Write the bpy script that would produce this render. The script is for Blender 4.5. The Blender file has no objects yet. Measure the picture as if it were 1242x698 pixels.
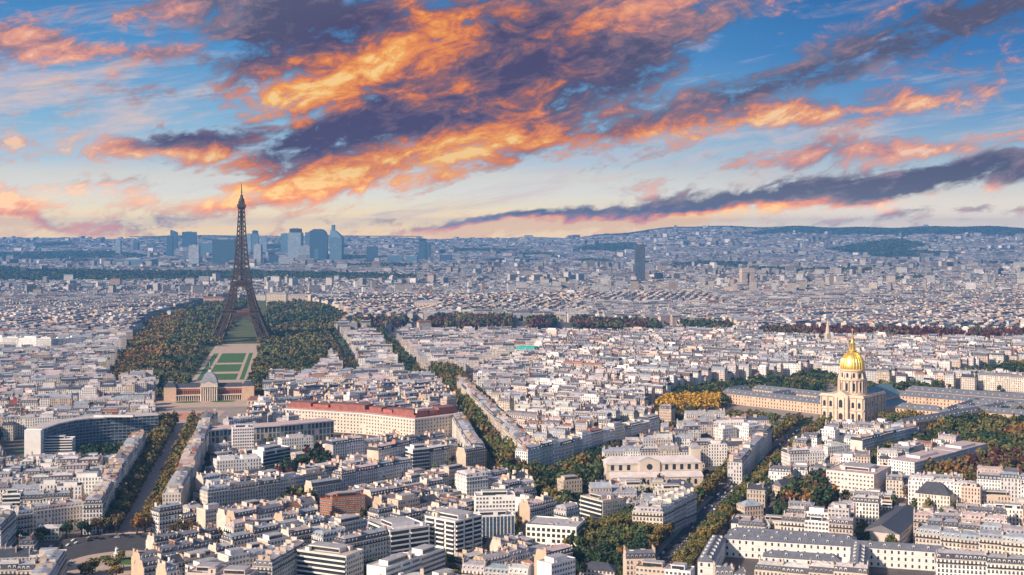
import bpy, bmesh, math, random
import numpy as np
from mathutils import Vector, Matrix
SC = bpy.context.scene
COL = SC.collection
PI = math.pi
def lin(c):
    return tuple(((v/255)/12.92 if v/255 <= .04045 else ((v/255+.055)/1.055)**2.4) for v in c)
# ------------------------------------------------------------------ camera (roof of a tall tower, 230 m up)
F, CXP, HYP, CAMZ = 1580.0, 621.0, 278.0, 230.0
cam_d = bpy.data.cameras.new('camera'); cam = bpy.data.objects.new('camera', cam_d); COL.objects.link(cam)
cam.location = (0, 0, CAMZ); cam.rotation_euler = (PI/2, 0, 0)
cam_d.sensor_width = 36; cam_d.lens = 36*F/1242; cam_d.shift_y = -(349-HYP)/1242
cam_d.clip_start = 1; cam_d.clip_end = 80000
SC.camera = cam
SC.view_settings.view_transform = 'Standard'; SC.view_settings.look = 'None'
SC.view_settings.gamma = 1; SC.view_settings.use_curve_mapping = False
SC.view_settings.exposure = 0.50
SC.render.engine = 'CYCLES'
cy = SC.cycles
cy.use_denoising = True
cy.max_bounces = 4; cy.diffuse_bounces = 2; cy.glossy_bounces = 2; cy.transmission_bounces = 2; cy.volume_bounces = 1
cy.transparent_max_bounces = 6; cy.sample_clamp_indirect = 6
# ------------------------------------------------------------------ sun and sky
SUN_AZ, SUN_EL = math.radians(-128), math.radians(31)      # azimuth measured from +Y towards +X
sd = Vector((math.sin(SUN_AZ)*math.cos(SUN_EL), math.cos(SUN_AZ)*math.cos(SUN_EL), math.sin(SUN_EL)))
sun_d = bpy.data.lights.new('sun', 'SUN'); sun = bpy.data.objects.new('sun', sun_d); COL.objects.link(sun)
sun.rotation_euler = (-sd).to_track_quat('-Z', 'Y').to_euler()
sun_d.energy = 4.8; sun_d.angle = math.radians(2.5); sun_d.color = (1, .79, .60)
W = bpy.data.worlds.new('World'); SC.world = W; W.use_nodes = True
nt = W.node_tree; nt.nodes.clear()
def nd(t, **kw):
    n = nt.nodes.new(t)
    for k, v in kw.items(): setattr(n, k, v)
    return n
def setin(sock, v):
    if isinstance(v, bpy.types.NodeSocket): nt.links.new(v, sock)
    else: sock.default_value = v
def mth(op, a, b=0.0, c=0.0, clamp=False):
    n = nd('ShaderNodeMath', operation=op, use_clamp=clamp)
    setin(n.inputs[0], a); setin(n.inputs[1], b); setin(n.inputs[2], c)
    return n.outputs[0]
def mixc(f, a, b):
    n = nd('ShaderNodeMix', data_type='RGBA'); setin(n.inputs['Factor'], f)
    for s, v in ((n.inputs[6], a), (n.inputs[7], b)):
        if isinstance(v, tuple): v = (*v, 1)
        setin(s, v)
    return n.outputs[2]
def ramp(f, stops, interp='LINEAR'):
    n = nd('ShaderNodeValToRGB'); r = n.color_ramp; r.interpolation = interp
    while len(r.elements) < len(stops): r.elements.new(.5)
    for e, (p, c) in zip(r.elements, stops): e.position = p; e.color = (*c, 1)
    setin(n.inputs[0], f); return n.outputs[0]
def mrange(v, a, b, c=0., d=1., smooth=True):
    n = nd('ShaderNodeMapRange'); n.interpolation_type = 'SMOOTHSTEP' if smooth else 'LINEAR'
    for i, x in enumerate((v, a, b, c, d)): setin(n.inputs[i], x)
    return n.outputs[0]
tc = nd('ShaderNodeTexCoord')
sp = nd('ShaderNodeSeparateXYZ'); nt.links.new(tc.outputs['Generated'], sp.inputs[0])
U = mth('MULTIPLY', mth('ARCTAN2', sp.outputs[0], sp.outputs[1]), 1.58)
V = mth('MULTIPLY', mth('ARCSINE', sp.outputs[2]), 1.58)
cb = nd('ShaderNodeCombineXYZ'); nt.links.new(U, cb.inputs[0]); nt.links.new(V, cb.inputs[1]); UV = cb.outputs[0]
def noise(scx, scy, rot, detail, rough, dist, off, coords=UV):
    m = nd('ShaderNodeMapping'); m.vector_type = 'POINT'
    m2 = nd('ShaderNodeMapping')
    nt.links.new(coords, m2.inputs[0]); m2.inputs['Rotation'].default_value = (0, 0, math.radians(-rot))
    nt.links.new(m2.outputs[0], m.inputs[0]); m.inputs['Scale'].default_value = (scx, scy, 1); m.inputs['Location'].default_value = (off, off*.7, off*.3)
    n = nd('ShaderNodeTexNoise'); nt.links.new(m.outputs[0], n.inputs['Vector'])
    n.inputs['Scale'].default_value = 1; n.inputs['Detail'].default_value = detail
    n.inputs['Roughness'].default_value = rough; n.inputs['Distortion'].default_value = dist
    return n.outputs[0]
# slow wobble so that cloud banks have uneven outlines
wx = noise(7, 14, 12, 4, .6, 0, 3.1); wy = noise(7, 14, 12, 4, .6, 0, 9.7)
cw = nd('ShaderNodeCombineXYZ')
nt.links.new(mth('MULTIPLY_ADD', mth('SUBTRACT', wx, .5), .10, U), cw.inputs[0])
nt.links.new(mth('MULTIPLY_ADD', mth('SUBTRACT', wy, .5), .05, V), cw.inputs[1])
UVW = cw.outputs[0]
def blob(px, py, rx, ry, rot):
    m = nd('ShaderNodeMapping'); m.vector_type = 'TEXTURE'
    m.inputs['Location'].default_value = ((px-621)/1000, (278-py)/1000, 0)
    m.inputs['Rotation'].default_value = (0, 0, math.radians(rot))
    m.inputs['Scale'].default_value = (rx/1000, ry/1000, 1)
    nt.links.new(UVW, m.inputs[0])
    g = nd('ShaderNodeTexGradient', gradient_type='SPHERICAL'); nt.links.new(m.outputs[0], g.inputs[0])
    return g.outputs['Fac']
def blobs(lst, start=0.0):
    acc = start
    for (px, py, rx, ry, rot, k) in lst:
        acc = mth('MULTIPLY_ADD', blob(px, py, rx, ry, rot), k, acc)
    return acc
SKYBLOBS = {
 'cover': [   # px, py, rx, ry, rot, strength
  (380, 30, 200, 95, 8, 1.1), (470, 95, 300, 90, 22, 1.15), (450, 160, 190, 50, 14, 1.1), (330, 232, 210, 26, 10, .95), (470, 208, 250, 45, 14, .95),
  (640, 60, 220, 110, 20, 1.15), (760, 30, 200, 80, 15, 1.1), (650, 150, 240, 60, 16, .8), (820, 146, 250, 40, 12, 1.0),
  (1060, 135, 270, 25, 5, 1.15), (1010, 80, 260, 40, 20, .9), (1200, 40, 180, 50, 18, .95), (1180, 95, 110, 26, 5, .6),
  (1080, 184, 310, 20, 4, 1.05), (880, 248, 440, 28, 7.5, .85), (1140, 220, 280, 26, 7, 1.1), (650, 270, 210, 17, 5, 1.3), (600, 268, 150, 13, 6, 1.2), (960, 240, 300, 22, 7, .5),
  (1130, 262, 240, 9, 3, .7), (470, 262, 60, 8, 2, .4),
  (30, 72, 150, 44, 0, 1.15), (170, 74, 260, 18, -3, .75), (222, 26, 70, 36, 0, 1.05), (215, 3, 100, 12, 0, .9), (315, 45, 70, 10, 0, .5),
  (230, 170, 120, 28, 4, .9), (50, 180, 210, 24, 0, .95), (190, 122, 70, 18, 0, .5), (140, 226, 84, 18, 0, .6), (40, 234, 120, 12, 0, .5),
  (60, 274, 200, 12, -3, .95), (20, 252, 110, 16, -2, 1.0),
 ],
 'lit': [
  (430, 90, 190, 50, 24, .62), (340, 120, 110, 26, 12, .6), (540, 50, 150, 36, 22, .4), (470, 210, 260, 36, 12, .62), (300, 238, 170, 18, 9, .7), (600, 175, 240, 40, 14, .6),
  (730, 30, 120, 30, 14, .3), (690, 110, 120, 26, 16, .25), (840, 156, 220, 24, 12, .8), (1060, 138, 260, 20, 4, .95), (1090, 184, 290, 18, 4, .7), (650, 276, 230, 18, 3, 2.0), (850, 266, 240, 14, 6, 1.4), (1120, 246, 220, 12, 7, .9),
  (370, 25, 160, 60, 8, -.85), (450, 152, 150, 26, 15, -.75), (390, 178, 90, 20, 10, -.45), (660, 75, 130, 60, 16, -.4), (800, 95, 190, 60, 18, -.65), (1040, 75, 260, 45, 20, -.55), (1200, 30, 140, 40, 10, -.5),
  (900, 238, 360, 18, 7.5, -.7), (620, 262, 150, 7, 7, -1.0), (1150, 216, 240, 20, 7, -.6), (240, 165, 110, 24, 4, -.6), (60, 266, 170, 8, -3, -.3), (130, 220, 60, 10, 0, -.3),
  (40, 70, 170, 55, 0, .75), (50, 182, 200, 30, 0, .8), (222, 28, 70, 34, 0, .35), (60, 282, 200, 18, -2, .8), (50, 240, 220, 44, 0, .9), (250, 186, 90, 10, 4, .4), (140, 234, 80, 12, 0, .35),
 ],
 'warm': [(450, 110, 330, 140, 20, 2.0), (480, 215, 340, 60, 10, 1.6), (690, 90, 220, 110, 15, .9), (840, 155, 240, 34, 10, .8), (680, 276, 290, 24, 4, 2.2), (880, 264, 200, 14, 6, 1.4), (60, 280, 220, 26, 0, 1.6), (1080, 138, 220, 24, 4, .4), (60, 190, 160, 20, 0, .4), (60, 245, 180, 30, 0, .5)],
 'wisp': [(120, 120, 300, 120, 0, .9), (700, 200, 260, 40, 8, .8), (420, 250, 300, 40, 0, .5), (1000, 170, 320, 60, 6, .5)],
}
# clear air
sky_n = nd('ShaderNodeTexSky', sky_type='NISHITA'); sky_n.sun_disc = False
sky_n.sun_elevation = SUN_EL; sky_n.sun_rotation = SUN_AZ; sky_n.altitude = 100
vm = nd('ShaderNodeVectorMath', operation='SCALE'); nt.links.new(sky_n.outputs[0], vm.inputs[0]); vm.inputs['Scale'].default_value = .12
low = ramp(mth('MULTIPLY', V, 3.2, clamp=True), [(0, (2.1, 1.32, .40)), (.05, (1.6, 1.12, .50)), (.09, (1.12, .95, .64)), (.14, (.88, .85, .76)), (.21, lin((224, 222, 214))),
      (.26, lin((184, 208, 224))), (.42, lin((136, 184, 217))), (.68, lin((86, 150, 204))), (1, lin((56, 118, 180)))])
low_r = ramp(mth('MULTIPLY', V, 3.2, clamp=True), [(0, (1.7, 1.25, .78)), (.07, (1.2, 1.0, .76)), (.13, (.86, .80, .70)), (.22, lin((186, 204, 214))),
      (.42, lin((112, 162, 206))), (.65, lin((66, 128, 190))), (1, lin((40, 96, 158)))])
clear = mixc(mrange(U, -.05, .5), low, low_r)
clear = mixc(mrange(V, .27, .6), clear, vm.outputs[0])
# clouds
n1 = noise(5, 15, 16, 9, .62, .8, 1.3)
n2 = noise(12, 28, 15, 8, .64, .9, 5.2)
n3 = noise(34, 66, 10, 6, .66, .5, 8.8)
tex = mth('ADD', mth('MULTIPLY', n1, .33), mth('ADD', mth('MULTIPLY', n2, .41), mth('MULTIPLY', n3, .26)))
cov0 = mth('MULTIPLY', blobs(SKYBLOBS['cover']), .84)
cov = mrange(mth('ADD', cov0, mth('MULTIPLY', mth('SUBTRACT', tex, .5), 5.6)), .10, .80)
lit0 = mth('MULTIPLY_ADD', blobs(SKYBLOBS['lit']), .72, .30)
tex2 = mth('ADD', mth('MULTIPLY', n2, .62), mth('MULTIPLY', n3, .38))
litv = mth('ADD', lit0, mth('MULTIPLY', mth('SUBTRACT', tex2, .5), 3.2), clamp=True)
warm = blobs(SKYBLOBS['warm'])
warm = mth('ADD', warm, 0.0, clamp=True)
cold_c = ramp(litv, [(0, lin((90, 92, 120))), (.22, lin((122, 114, 136))), (.45, lin((160, 130, 146))), (.65, lin((214, 150, 142))), (.85, lin((240, 172, 146))), (1, lin((252, 206, 180)))])
warm_c = ramp(litv, [(0, lin((80, 76, 112))), (.2, lin((106, 92, 120))), (.38, lin((150, 104, 110))), (.55, lin((214, 122, 86))), (.75, lin((240, 152, 84))), (.92, lin((251, 186, 106))), (1, lin((254, 208, 138)))])
cc = mixc(warm, cold_c, warm_c)
# thin high wisps
n4 = noise(5, 34, 8, 8, .66, .7, 17.3)
wisp = mth('MULTIPLY', mrange(mth('ADD', n4, mth('MULTIPLY', blobs(SKYBLOBS['wisp']), .25)), .52, .82), .75)
clear = mixc(wisp, clear, mixc(mrange(n2, .4, .65), lin((214, 196, 204)), lin((252, 206, 176))))
glow = ramp(mth('MULTIPLY', V, 12, clamp=True), [(0, (1, 1, 1)), (1, (0, 0, 0))], 'EASE')
gm = nd('ShaderNodeVectorMath', operation='MULTIPLY_ADD'); nt.links.new(glow, gm.inputs[0]); gm.inputs[1].default_value = (.8, .55, .05); gm.inputs[2].default_value = (1, 1, 1)
gm2 = nd('ShaderNodeVectorMath', operation='MULTIPLY'); nt.links.new(cc, gm2.inputs[0]); nt.links.new(gm.outputs[0], gm2.inputs[1]); cc = gm2.outputs[0]
out_c = mixc(mth('MULTIPLY', cov, mrange(V, .5, .9, 1, .12)), clear, cc)
bg = nd('ShaderNodeBackground'); bg.inputs['Strength'].default_value = .69
nt.links.new(out_c, bg.inputs[0])
wo = nd('ShaderNodeOutputWorld'); nt.links.new(bg.outputs[0], wo.inputs[0])
W.cycles.sampling_method = 'MANUAL'; W.cycles.sample_map_resolution = 512

# ------------------------------------------------------------------ helpers
rng = np.random.default_rng(7); R = random.Random(11)
def G(px, py, z=0.0):
    Y = (CAMZ - z)*F/(py - HYP)
    return ((px - CXP)/F*Y, Y)
def PX(x, y, z=0.0):
    return (CXP + x/y*F, HYP + (CAMZ - z)/y*F)
def smooth(a, b, x):
    t = np.clip((x - a)/(b - a), 0, 1); return t*t*(3 - 2*t)
def terrain(x, y):
    x = np.asarray(x, float); y = np.asarray(y, float)
    u = x/np.maximum(y, 1)*F + CXP
    ridge = 112 + 132*smooth(640, 880, u) - 26*smooth(960, 1030, u) + 30*np.exp(-((u - 1140)/70)**2) + 14*np.exp(-((u - 330)/160)**2) + 9*np.sin(u/31.) + 6*np.sin(u/12.7 + 1)
    rise = smooth(8600, 14800, y)
    back = 1 - .5*smooth(15000, 17500, y)
    mid = 14*smooth(3600, 4600, y)*smooth(560, 800, u)*(1 - smooth(6500, 8000, y))
    return ridge*rise*back + mid
def tag(o, label=None, cat=None, group=None, kind=None):
    for k, v in (('label', label), ('category', cat), ('group', group), ('kind', kind)):
        if v: o[k] = v
    return o
def empty(name, loc, rz=0, label=None, cat=None, group=None):
    o = bpy.data.objects.new(name, None); COL.objects.link(o); o.location = loc; o.rotation_euler = (0, 0, rz)
    o.empty_display_size = .5
    return tag(o, label, cat, group)
def link(name, me, parent=None, loc=(0, 0, 0), rz=0, color=None):
    o = bpy.data.objects.new(name, me); COL.objects.link(o); o.parent = parent; o.location = loc
    if rz: o.rotation_euler = (0, 0, rz)
    if color is not None: o.color = (*color, 1)
    return o
class MB:
    def __init__(s): s.v = []; s.f = []; s.mi = []; s.uv = []; s.mats = []; s.t = []
    def mat(s, m):
        if m not in s.mats: s.mats.append(m)
        return s.mats.index(m)
    def face(s, pts, m, uv=None):
        n = len(s.v); s.v += [tuple(p) for p in pts]; s.f.append(tuple(range(n, n + len(pts)))); s.mi.append(s.mat(m))
        s.uv.append(uv if uv else [(0, 0)]*len(pts))
    def hexa(s, b, t, m, mt=None, bottom=False, uvs=None):
        for i in range(4):
            j = (i + 1) % 4
            s.face((b[i], b[j], t[j], t[i]), m, uvs[i] if uvs else None)
        s.face(t, mt or m)
        if bottom: s.face(b[::-1], m)
    def box(s, x0, x1, y0, y1, z0, z1, m, mt=None, bottom=False):
        s.hexa([(x0, y0, z0), (x1, y0, z0), (x1, y1, z0), (x0, y1, z0)], [(x0, y0, z1), (x1, y0, z1), (x1, y1, z1), (x0, y1, z1)], m, mt, bottom)
    def frus(s, x0, x1, y0, y1, z0, z1, ix, iy, m, mt=None, ix2=None):
        jx = ix if ix2 is None else ix2
        s.hexa([(x0, y0, z0), (x1, y0, z0), (x1, y1, z0), (x0, y1, z0)], [(x0 + ix, y0 + iy, z1), (x1 - jx, y0 + iy, z1), (x1 - jx, y1 - iy, z1), (x0 + ix, y1 - iy, z1)], m, mt)
    def gable(s, x0, x1, y0, y1, z0, z1, m, mw, hip=0.0, eave=.4):
        ym = (y0 + y1)/2; a = (x0 + hip, ym, z1); b = (x1 - hip, ym, z1)
        x0e, x1e, y0e, y1e = (x0 - (eave if hip else 0), x1 + (eave if hip else 0), y0 - eave, y1 + eave)
        s.face(((x0e, y0e, z0), (x1e, y0e, z0), b, a), m); s.face(((x1e, y1e, z0), (x0e, y1e, z0), a, b), m)
        s.face(((x1e, y0e, z0), (x1e, y1e, z0), b), m if hip else mw); s.face(((x0e, y1e, z0), (x0e, y0e, z0), a), m if hip else mw)
    def beam(s, p, q, w, m, w2=None):
        p = Vector(p); q = Vector(q); d = (q - p).normalized()
        up = Vector((0, 0, 1)) if abs(d.z) < .9 else Vector((1, 0, 0))
        a = d.cross(up).normalized(); b = d.cross(a)
        w2 = w if w2 is None else w2
        c = [p + (a*i + b*j)*w/2 for i, j in ((-1, -1), (1, -1), (1, 1), (-1, 1))]; e = [q + (a*i + b*j)*w2/2 for i, j in ((-1, -1), (1, -1), (1, 1), (-1, 1))]
        for i in range(4):
            j = (i + 1) % 4; s.face((c[i], c[j], e[j], e[i]), m)
        s.face(c[::-1], m); s.face(e, m)
    def lathe(s, prof, seg, m, cx=0, cy=0, a0=0.0):
        for (r0, z0), (r1, z1) in zip(prof, prof[1:]):
            for k in range(seg):
                a = a0 + 2*PI*k/seg; b = a0 + 2*PI*(k + 1)/seg
                P = [(cx + r0*math.cos(a), cy + r0*math.sin(a), z0), (cx + r0*math.cos(b), cy + r0*math.sin(b), z0), (cx + r1*math.cos(b), cy + r1*math.sin(b), z1), (cx + r1*math.cos(a), cy + r1*math.sin(a), z1)]
                if r1 < 1e-4: P = P[:3]
                elif r0 < 1e-4: P = [P[0], P[2], P[3]]
                s.face(P, m)
    def prism(s, poly, z0, z1, m, mt=None, uv=None):
        n = len(poly)
        for i in range(n):
            a, b = poly[i], poly[(i + 1) % n]
            L = math.hypot(b[0] - a[0], b[1] - a[1])
            q = None
            if uv: nb = max(1, round(L/uv[0])); ns = max(1, round((z1 - z0)/uv[1])); q = [(0, 0), (nb, 0), (nb, ns), (0, ns)]
            s.face(((*a, z0), (*b, z0), (*b, z1), (*a, z1)), m, q)
        s.face([(*p, z1) for p in poly], mt or m)
    def mesh(s, name, smooth_=False):
        me = bpy.data.meshes.new(name); me.from_pydata(s.v, [], s.f)
        for m in s.mats: me.materials.append(m)
        me.polygons.foreach_set('material_index', s.mi)
        ul = me.uv_layers.new(name='uv'); ul.data.foreach_set('uv', [c for q in s.uv for p in q for c in p])
        if smooth_: 
            bm = bmesh.new(); bm.from_mesh(me); bmesh.ops.remove_doubles(bm, verts=bm.verts, dist=.001)
            for f_ in bm.faces: f_.smooth = True
            bm.to_mesh(me); bm.free()
        me.update(); return me
    def build(s, name, parent=None, loc=(0, 0, 0), rz=0, color=None, smooth_=False):
        return link(name, s.mesh(name, smooth_), parent, loc, rz, color)
# ------------------------------------------------------------------ materials
def shader(name):
    m = bpy.data.materials.new(name); m.use_nodes = True
    t = m.node_tree; return m, t, t.nodes['Principled BSDF']
def mk(name, col, rough=.8, metal=0.0, var=.18, scale=.15, tint=False, objcol=False, spec=.3, fine=None):
    m, t, b = shader(name)
    b.inputs['Roughness'].default_value = rough; b.inputs['Metallic'].default_value = metal; b.inputs['Specular IOR Level'].default_value = spec
    n = t.nodes.new('ShaderNodeTexNoise'); n.inputs['Scale'].default_value = scale; n.inputs['Detail'].default_value = 5; n.inputs['Roughness'].default_value = .65
    tcn = t.nodes.new('ShaderNodeTexCoord'); g = t.nodes.new('ShaderNodeNewGeometry')
    t.links.new(g.outputs['Position'], n.inputs['Vector'])
    mr = t.nodes.new('ShaderNodeMapRange'); mr.inputs[1].default_value = .3; mr.inputs[2].default_value = .7; mr.inputs[3].default_value = 1 - var; mr.inputs[4].default_value = 1 + var
    t.links.new(n.outputs[0], mr.inputs[0])
    mul = t.nodes.new('ShaderNodeVectorMath'); mul.operation = 'SCALE'
    mul.inputs[0].default_value = col
    src = None
    if tint:
        a = t.nodes.new('ShaderNodeAttribute'); a.attribute_name = 'tint'; src = a.outputs['Vector']
    if objcol:
        a = t.nodes.new('ShaderNodeObjectInfo'); src = a.outputs['Color']
    if src is not None:
        mm = t.nodes.new('ShaderNodeVectorMath'); mm.operation = 'MULTIPLY'; t.links.new(src, mm.inputs[0]); mm.inputs[1].default_value = col
        t.links.new(mm.outputs[0], mul.inputs[0])
    t.links.new(mr.outputs[0], mul.inputs['Scale'])
    t.links.new(mul.outputs[0], b.inputs['Base Color'])
    return m
def facade(name, src='tint', glass=(.035, .045, .06), win=(.30, .70, .16, .80), band=.12, horiz=False):
    # walls with a pattern of openings laid out in bays and storeys (uv counts bays and storeys)
    m, t, b = shader(name); L = t.links.new
    def M(op, a, c=0.0, d=0.0):
        n = t.nodes.new('ShaderNodeMath'); n.operation = op
        for s_, v in zip(n.inputs, (a, c, d)):
            if isinstance(v, bpy.types.NodeSocket): L(v, s_)
            else: s_.default_value = v
        return n.outputs[0]
    uv = t.nodes.new('ShaderNodeUVMap'); uv.uv_map = 'uv'
    sx = t.nodes.new('ShaderNodeSeparateXYZ'); L(uv.outputs[0], sx.inputs[0])
    u, v = sx.outputs[0], sx.outputs[1]
    fu, fv = M('FRACT', u), M('FRACT', v)
    iu, iv = M('FLOOR', u), M('FLOOR', v)
    g = t.nodes.new('ShaderNodeNewGeometry')
    if src == 'tint':
        a = t.nodes.new('ShaderNodeAttribute'); a.attribute_name = 'tint'; base = a.outputs['Vector']
    else:
        a = t.nodes.new('ShaderNodeObjectInfo'); base = a.outputs['Color']
    sep = t.nodes.new('ShaderNodeSeparateXYZ'); L(base, sep.inputs[0])
    cbn = t.nodes.new('ShaderNodeCombineXYZ'); L(iu, cbn.inputs[0]); L(iv, cbn.inputs[1]); L(sep.outputs[0], cbn.inputs[2])
    wn = t.nodes.new('ShaderNodeTexWhiteNoise'); L(cbn.outputs[0], wn.inputs[0])
    okv = M('GREATER_THAN', v, .02)
    w = M('MULTIPLY', M('MULTIPLY', M('GREATER_THAN', fv, win[2]), M('LESS_THAN', fv, win[3])), okv)
    if not horiz: w = M('MULTIPLY', w, M('MULTIPLY', M('GREATER_THAN', fu, win[0]), M('LESS_THAN', fu, win[1])))
    w = M('MULTIPLY', w, M('GREATER_THAN', wn.outputs[0], .08))
    line = M('MULTIPLY', M('LESS_THAN', fv, .07), okv)
    n = t.nodes.new('ShaderNodeTexNoise'); n.inputs['Scale'].default_value = .2; n.inputs['Detail'].default_value = 4; L(g.outputs['Position'], n.inputs['Vector'])
    k = M('MULTIPLY_ADD', n.outputs[0], .36, .82); k = M('MULTIPLY', k, M('MULTIPLY_ADD', line, -band*2, 1.0))
    sc_ = t.nodes.new('ShaderNodeVectorMath'); sc_.operation = 'SCALE'; L(base, sc_.inputs[0]); L(k, sc_.inputs['Scale'])
    gl = t.nodes.new('ShaderNodeVectorMath'); gl.operation = 'SCALE'; gl.inputs[0].default_value = glass; L(M('MULTIPLY_ADD', wn.outputs[0], 2.2, .4), gl.inputs['Scale'])
    mx = t.nodes.new('ShaderNodeMix'); mx.data_type = 'RGBA'; L(w, mx.inputs['Factor']); L(sc_.outputs[0], mx.inputs[6]); L(gl.outputs[0], mx.inputs[7])
    L(mx.outputs[2], b.inputs['Base Color']); L(M('MULTIPLY_ADD', w, -.6, .85), b.inputs['Roughness']); b.inputs['Specular IOR Level'].default_value = .4
    return m
M_FAC = facade('facade_openings'); M_FACO = facade('facade_openings_single', 'obj')
M_BLK = mk('plain_render', (1, 1, 1), tint=True, var=.16, scale=.12)
M_WALL = mk('wall_render', (1, 1, 1), objcol=True, var=.15, scale=.25)
M_ROOF = mk('roof_sheet', (1, 1, 1), .62, tint=True, var=.22, scale=.2)
M_ZINC = mk('zinc_roof', (.38, .375, .40), .55, .15, var=.25, scale=.3)
M_ZINCO = mk('roof_covering', (1, 1, 1), .6, .05, var=.25, scale=.3, objcol=True)
M_SLATE = mk('slate', (.06, .068, .092), .5, var=.3, scale=.4)
M_TRIM = mk('stone_trim', (.62, .57, .50), .8)
M_WHITE = mk('white_paint', (.78, .77, .75), .6, var=.08)
M_DARK = mk('dark_iron', (.03, .03, .035), .5)
M_GLASS = mk('window_glass', (.035, .045, .06), .12, spec=.6, var=.4, scale=.4)
M_BGLASS = mk('blue_glass', (.06, .12, .19), .15, spec=.6, var=.3)
M_STONE = mk('pale_stone', (.56, .47, .38), .85, var=.15, scale=.2)
M_CREAM = mk('cream_stone', (.64, .555, .47), .85, var=.12, scale=.1)
M_CHURCH = mk('church_stone', (.68, .55, .44), .85, var=.12, scale=.1)
M_PEACH = mk('peach_render', (.62, .44, .32), .85, var=.12)
M_BEIGE = mk('beige_render', (.52, .41, .31), .85, var=.14)
M_BRICK = mk('red_brick', (.34, .11, .06), .85, var=.2, scale=.5)
M_BSLATE = mk('blue_slate', (.135, .15, .19), .5, var=.25, scale=.3)
M_TERRA = mk('terracotta', (.42, .15, .08), .8, var=.2, scale=.8)
M_RUST = mk('brown_roof_tile', (.20, .105, .095), .8, var=.25, scale=.3)
M_REDROOF = mk('red_roof', (.46, .13, .10), .75, var=.15)
M_GOLD = mk('gold_leaf', (1.0, .72, .20), .36, .8, var=.12, scale=.3)
M_TEAL = mk('green_blue_roof', (.17, .29, .34), .55, .1, var=.2)
M_IRON = mk('tower_iron', (.085, .056, .046), .6, .1, var=.2, scale=.1)
M_ASPH = mk('asphalt', (.060, .060, .072), .85, var=.2, scale=.1)
M_PAVE = mk('pavement', (.27, .235, .225), .9, var=.25, scale=.08)
M_PATH = mk('sandy_path', (.42, .33, .27), .95, var=.15, scale=.1)
M_PINK = mk('pink_gravel', (.62, .46, .40), .95, var=.2, scale=.15)
M_COURT = mk('clay_pitch', (.50, .22, .17), .95, var=.1)
M_GRASS = mk('lawn_grass', (.055, .125, .035), .95, var=.3, scale=.2)
M_LINE = mk('road_paint', (.72, .72, .70), .7)
M_BARK = mk('bark', (.08, .055, .04), .9)
M_TOWER = facade('tower_glass_grid', 'obj', glass=(.03, .06, .09), win=(.12, .88, .2, .86), band=.05)
M_BAND = facade('tower_bands', 'obj', glass=(.03, .05, .08), win=(0, 1, .3, .8), horiz=True)
def leafmat():
    m, t, b = shader('foliage'); a = t.nodes.new('ShaderNodeAttribute'); a.attribute_name = 'tint'
    t.links.new(a.outputs['Vector'], b.inputs['Base Color']); b.inputs['Roughness'].default_value = .7; b.inputs['Specular IOR Level'].default_value = .2
    return m
M_LEAF = leafmat()
def groundmat():
    m, t, b = shader('ground'); L = t.links.new
    g = t.nodes.new('ShaderNodeNewGeometry')
    n = t.nodes.new('ShaderNodeTexNoise'); n.inputs['Scale'].default_value = .03; n.inputs['Detail'].default_value = 8; n.inputs['Roughness'].default_value = .75
    L(g.outputs['Position'], n.inputs['Vector'])
    r = t.nodes.new('ShaderNodeValToRGB'); L(n.outputs[0], r.inputs[0])
    e = r.color_ramp.elements; e[0].position = .3; e[0].color = (.045, .042, .046, 1); e[1].position = .75; e[1].color = (.15, .13, .13, 1)
    L(r.outputs[0], b.inputs['Base Color']); b.inputs['Roughness'].default_value = .9
    return m
M_GROUND = groundmat()
# ------------------------------------------------------------------ ground sheet
gx = np.concatenate([np.linspace(-9000, -3000, 31), np.linspace(-2900, 2900, 59), np.linspace(3000, 9000, 31)])
gy = np.concatenate([np.linspace(-1500, 8000, 40), np.linspace(8150, 15900, 66)])
GXm, GYm = np.meshgrid(gx, gy); nx_, ny_ = len(gx), len(gy)
vv = np.stack([GXm.ravel(), GYm.ravel(), terrain(GXm, GYm).ravel()], 1)
ii = (np.arange(ny_ - 1)[:, None]*nx_ + np.arange(nx_ - 1)[None]).ravel()
ff = np.stack([ii, ii + 1, ii + 1 + nx_, ii + nx_], 1)
me = bpy.data.meshes.new('ground'); me.from_pydata(vv.tolist(), [], ff.tolist()); me.materials.append(M_GROUND)
tag(link('ground', me), kind='structure')
# ------------------------------------------------------------------ plan of what is already taken (3 m cells)
OX0, OX1, OY0, OY1, OC = -1500., 1500., 700., 4300., 3.
OCC = np.zeros((int((OY1 - OY0)/OC), int((OX1 - OX0)/OC)), bool)
def inpoly(X, Y, poly):
    c = np.zeros(np.shape(X), bool); n = len(poly)
    for i in range(n):
        (x0, y0), (x1, y1) = poly[i], poly[(i + 1) % n]
        if y0 == y1: continue
        c ^= ((y0 > Y) != (y1 > Y)) & (X < (x1 - x0)*(Y - y0)/(y1 - y0) + x0)
    return c
def mark(poly):
    xs = [p[0] for p in poly]; ys = [p[1] for p in poly]
    i0 = max(0, int((min(xs) - OX0)/OC)); i1 = min(OCC.shape[1], int((max(xs) - OX0)/OC) + 2)
    j0 = max(0, int((min(ys) - OY0)/OC)); j1 = min(OCC.shape[0], int((max(ys) - OY0)/OC) + 2)
    if i1 <= i0 or j1 <= j0: return
    X, Y = np.meshgrid(OX0 + (np.arange(i0, i1) + .5)*OC, OY0 + (np.arange(j0, j1) + .5)*OC)
    OCC[j0:j1, i0:i1] |= inpoly(X, Y, poly)
def taken(pts):
    for x, y in pts:
        i = int((x - OX0)/OC); j = int((y - OY0)/OC)
        if 0 <= i < OCC.shape[1] and 0 <= j < OCC.shape[0] and OCC[j, i]: return True
    return False
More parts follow.
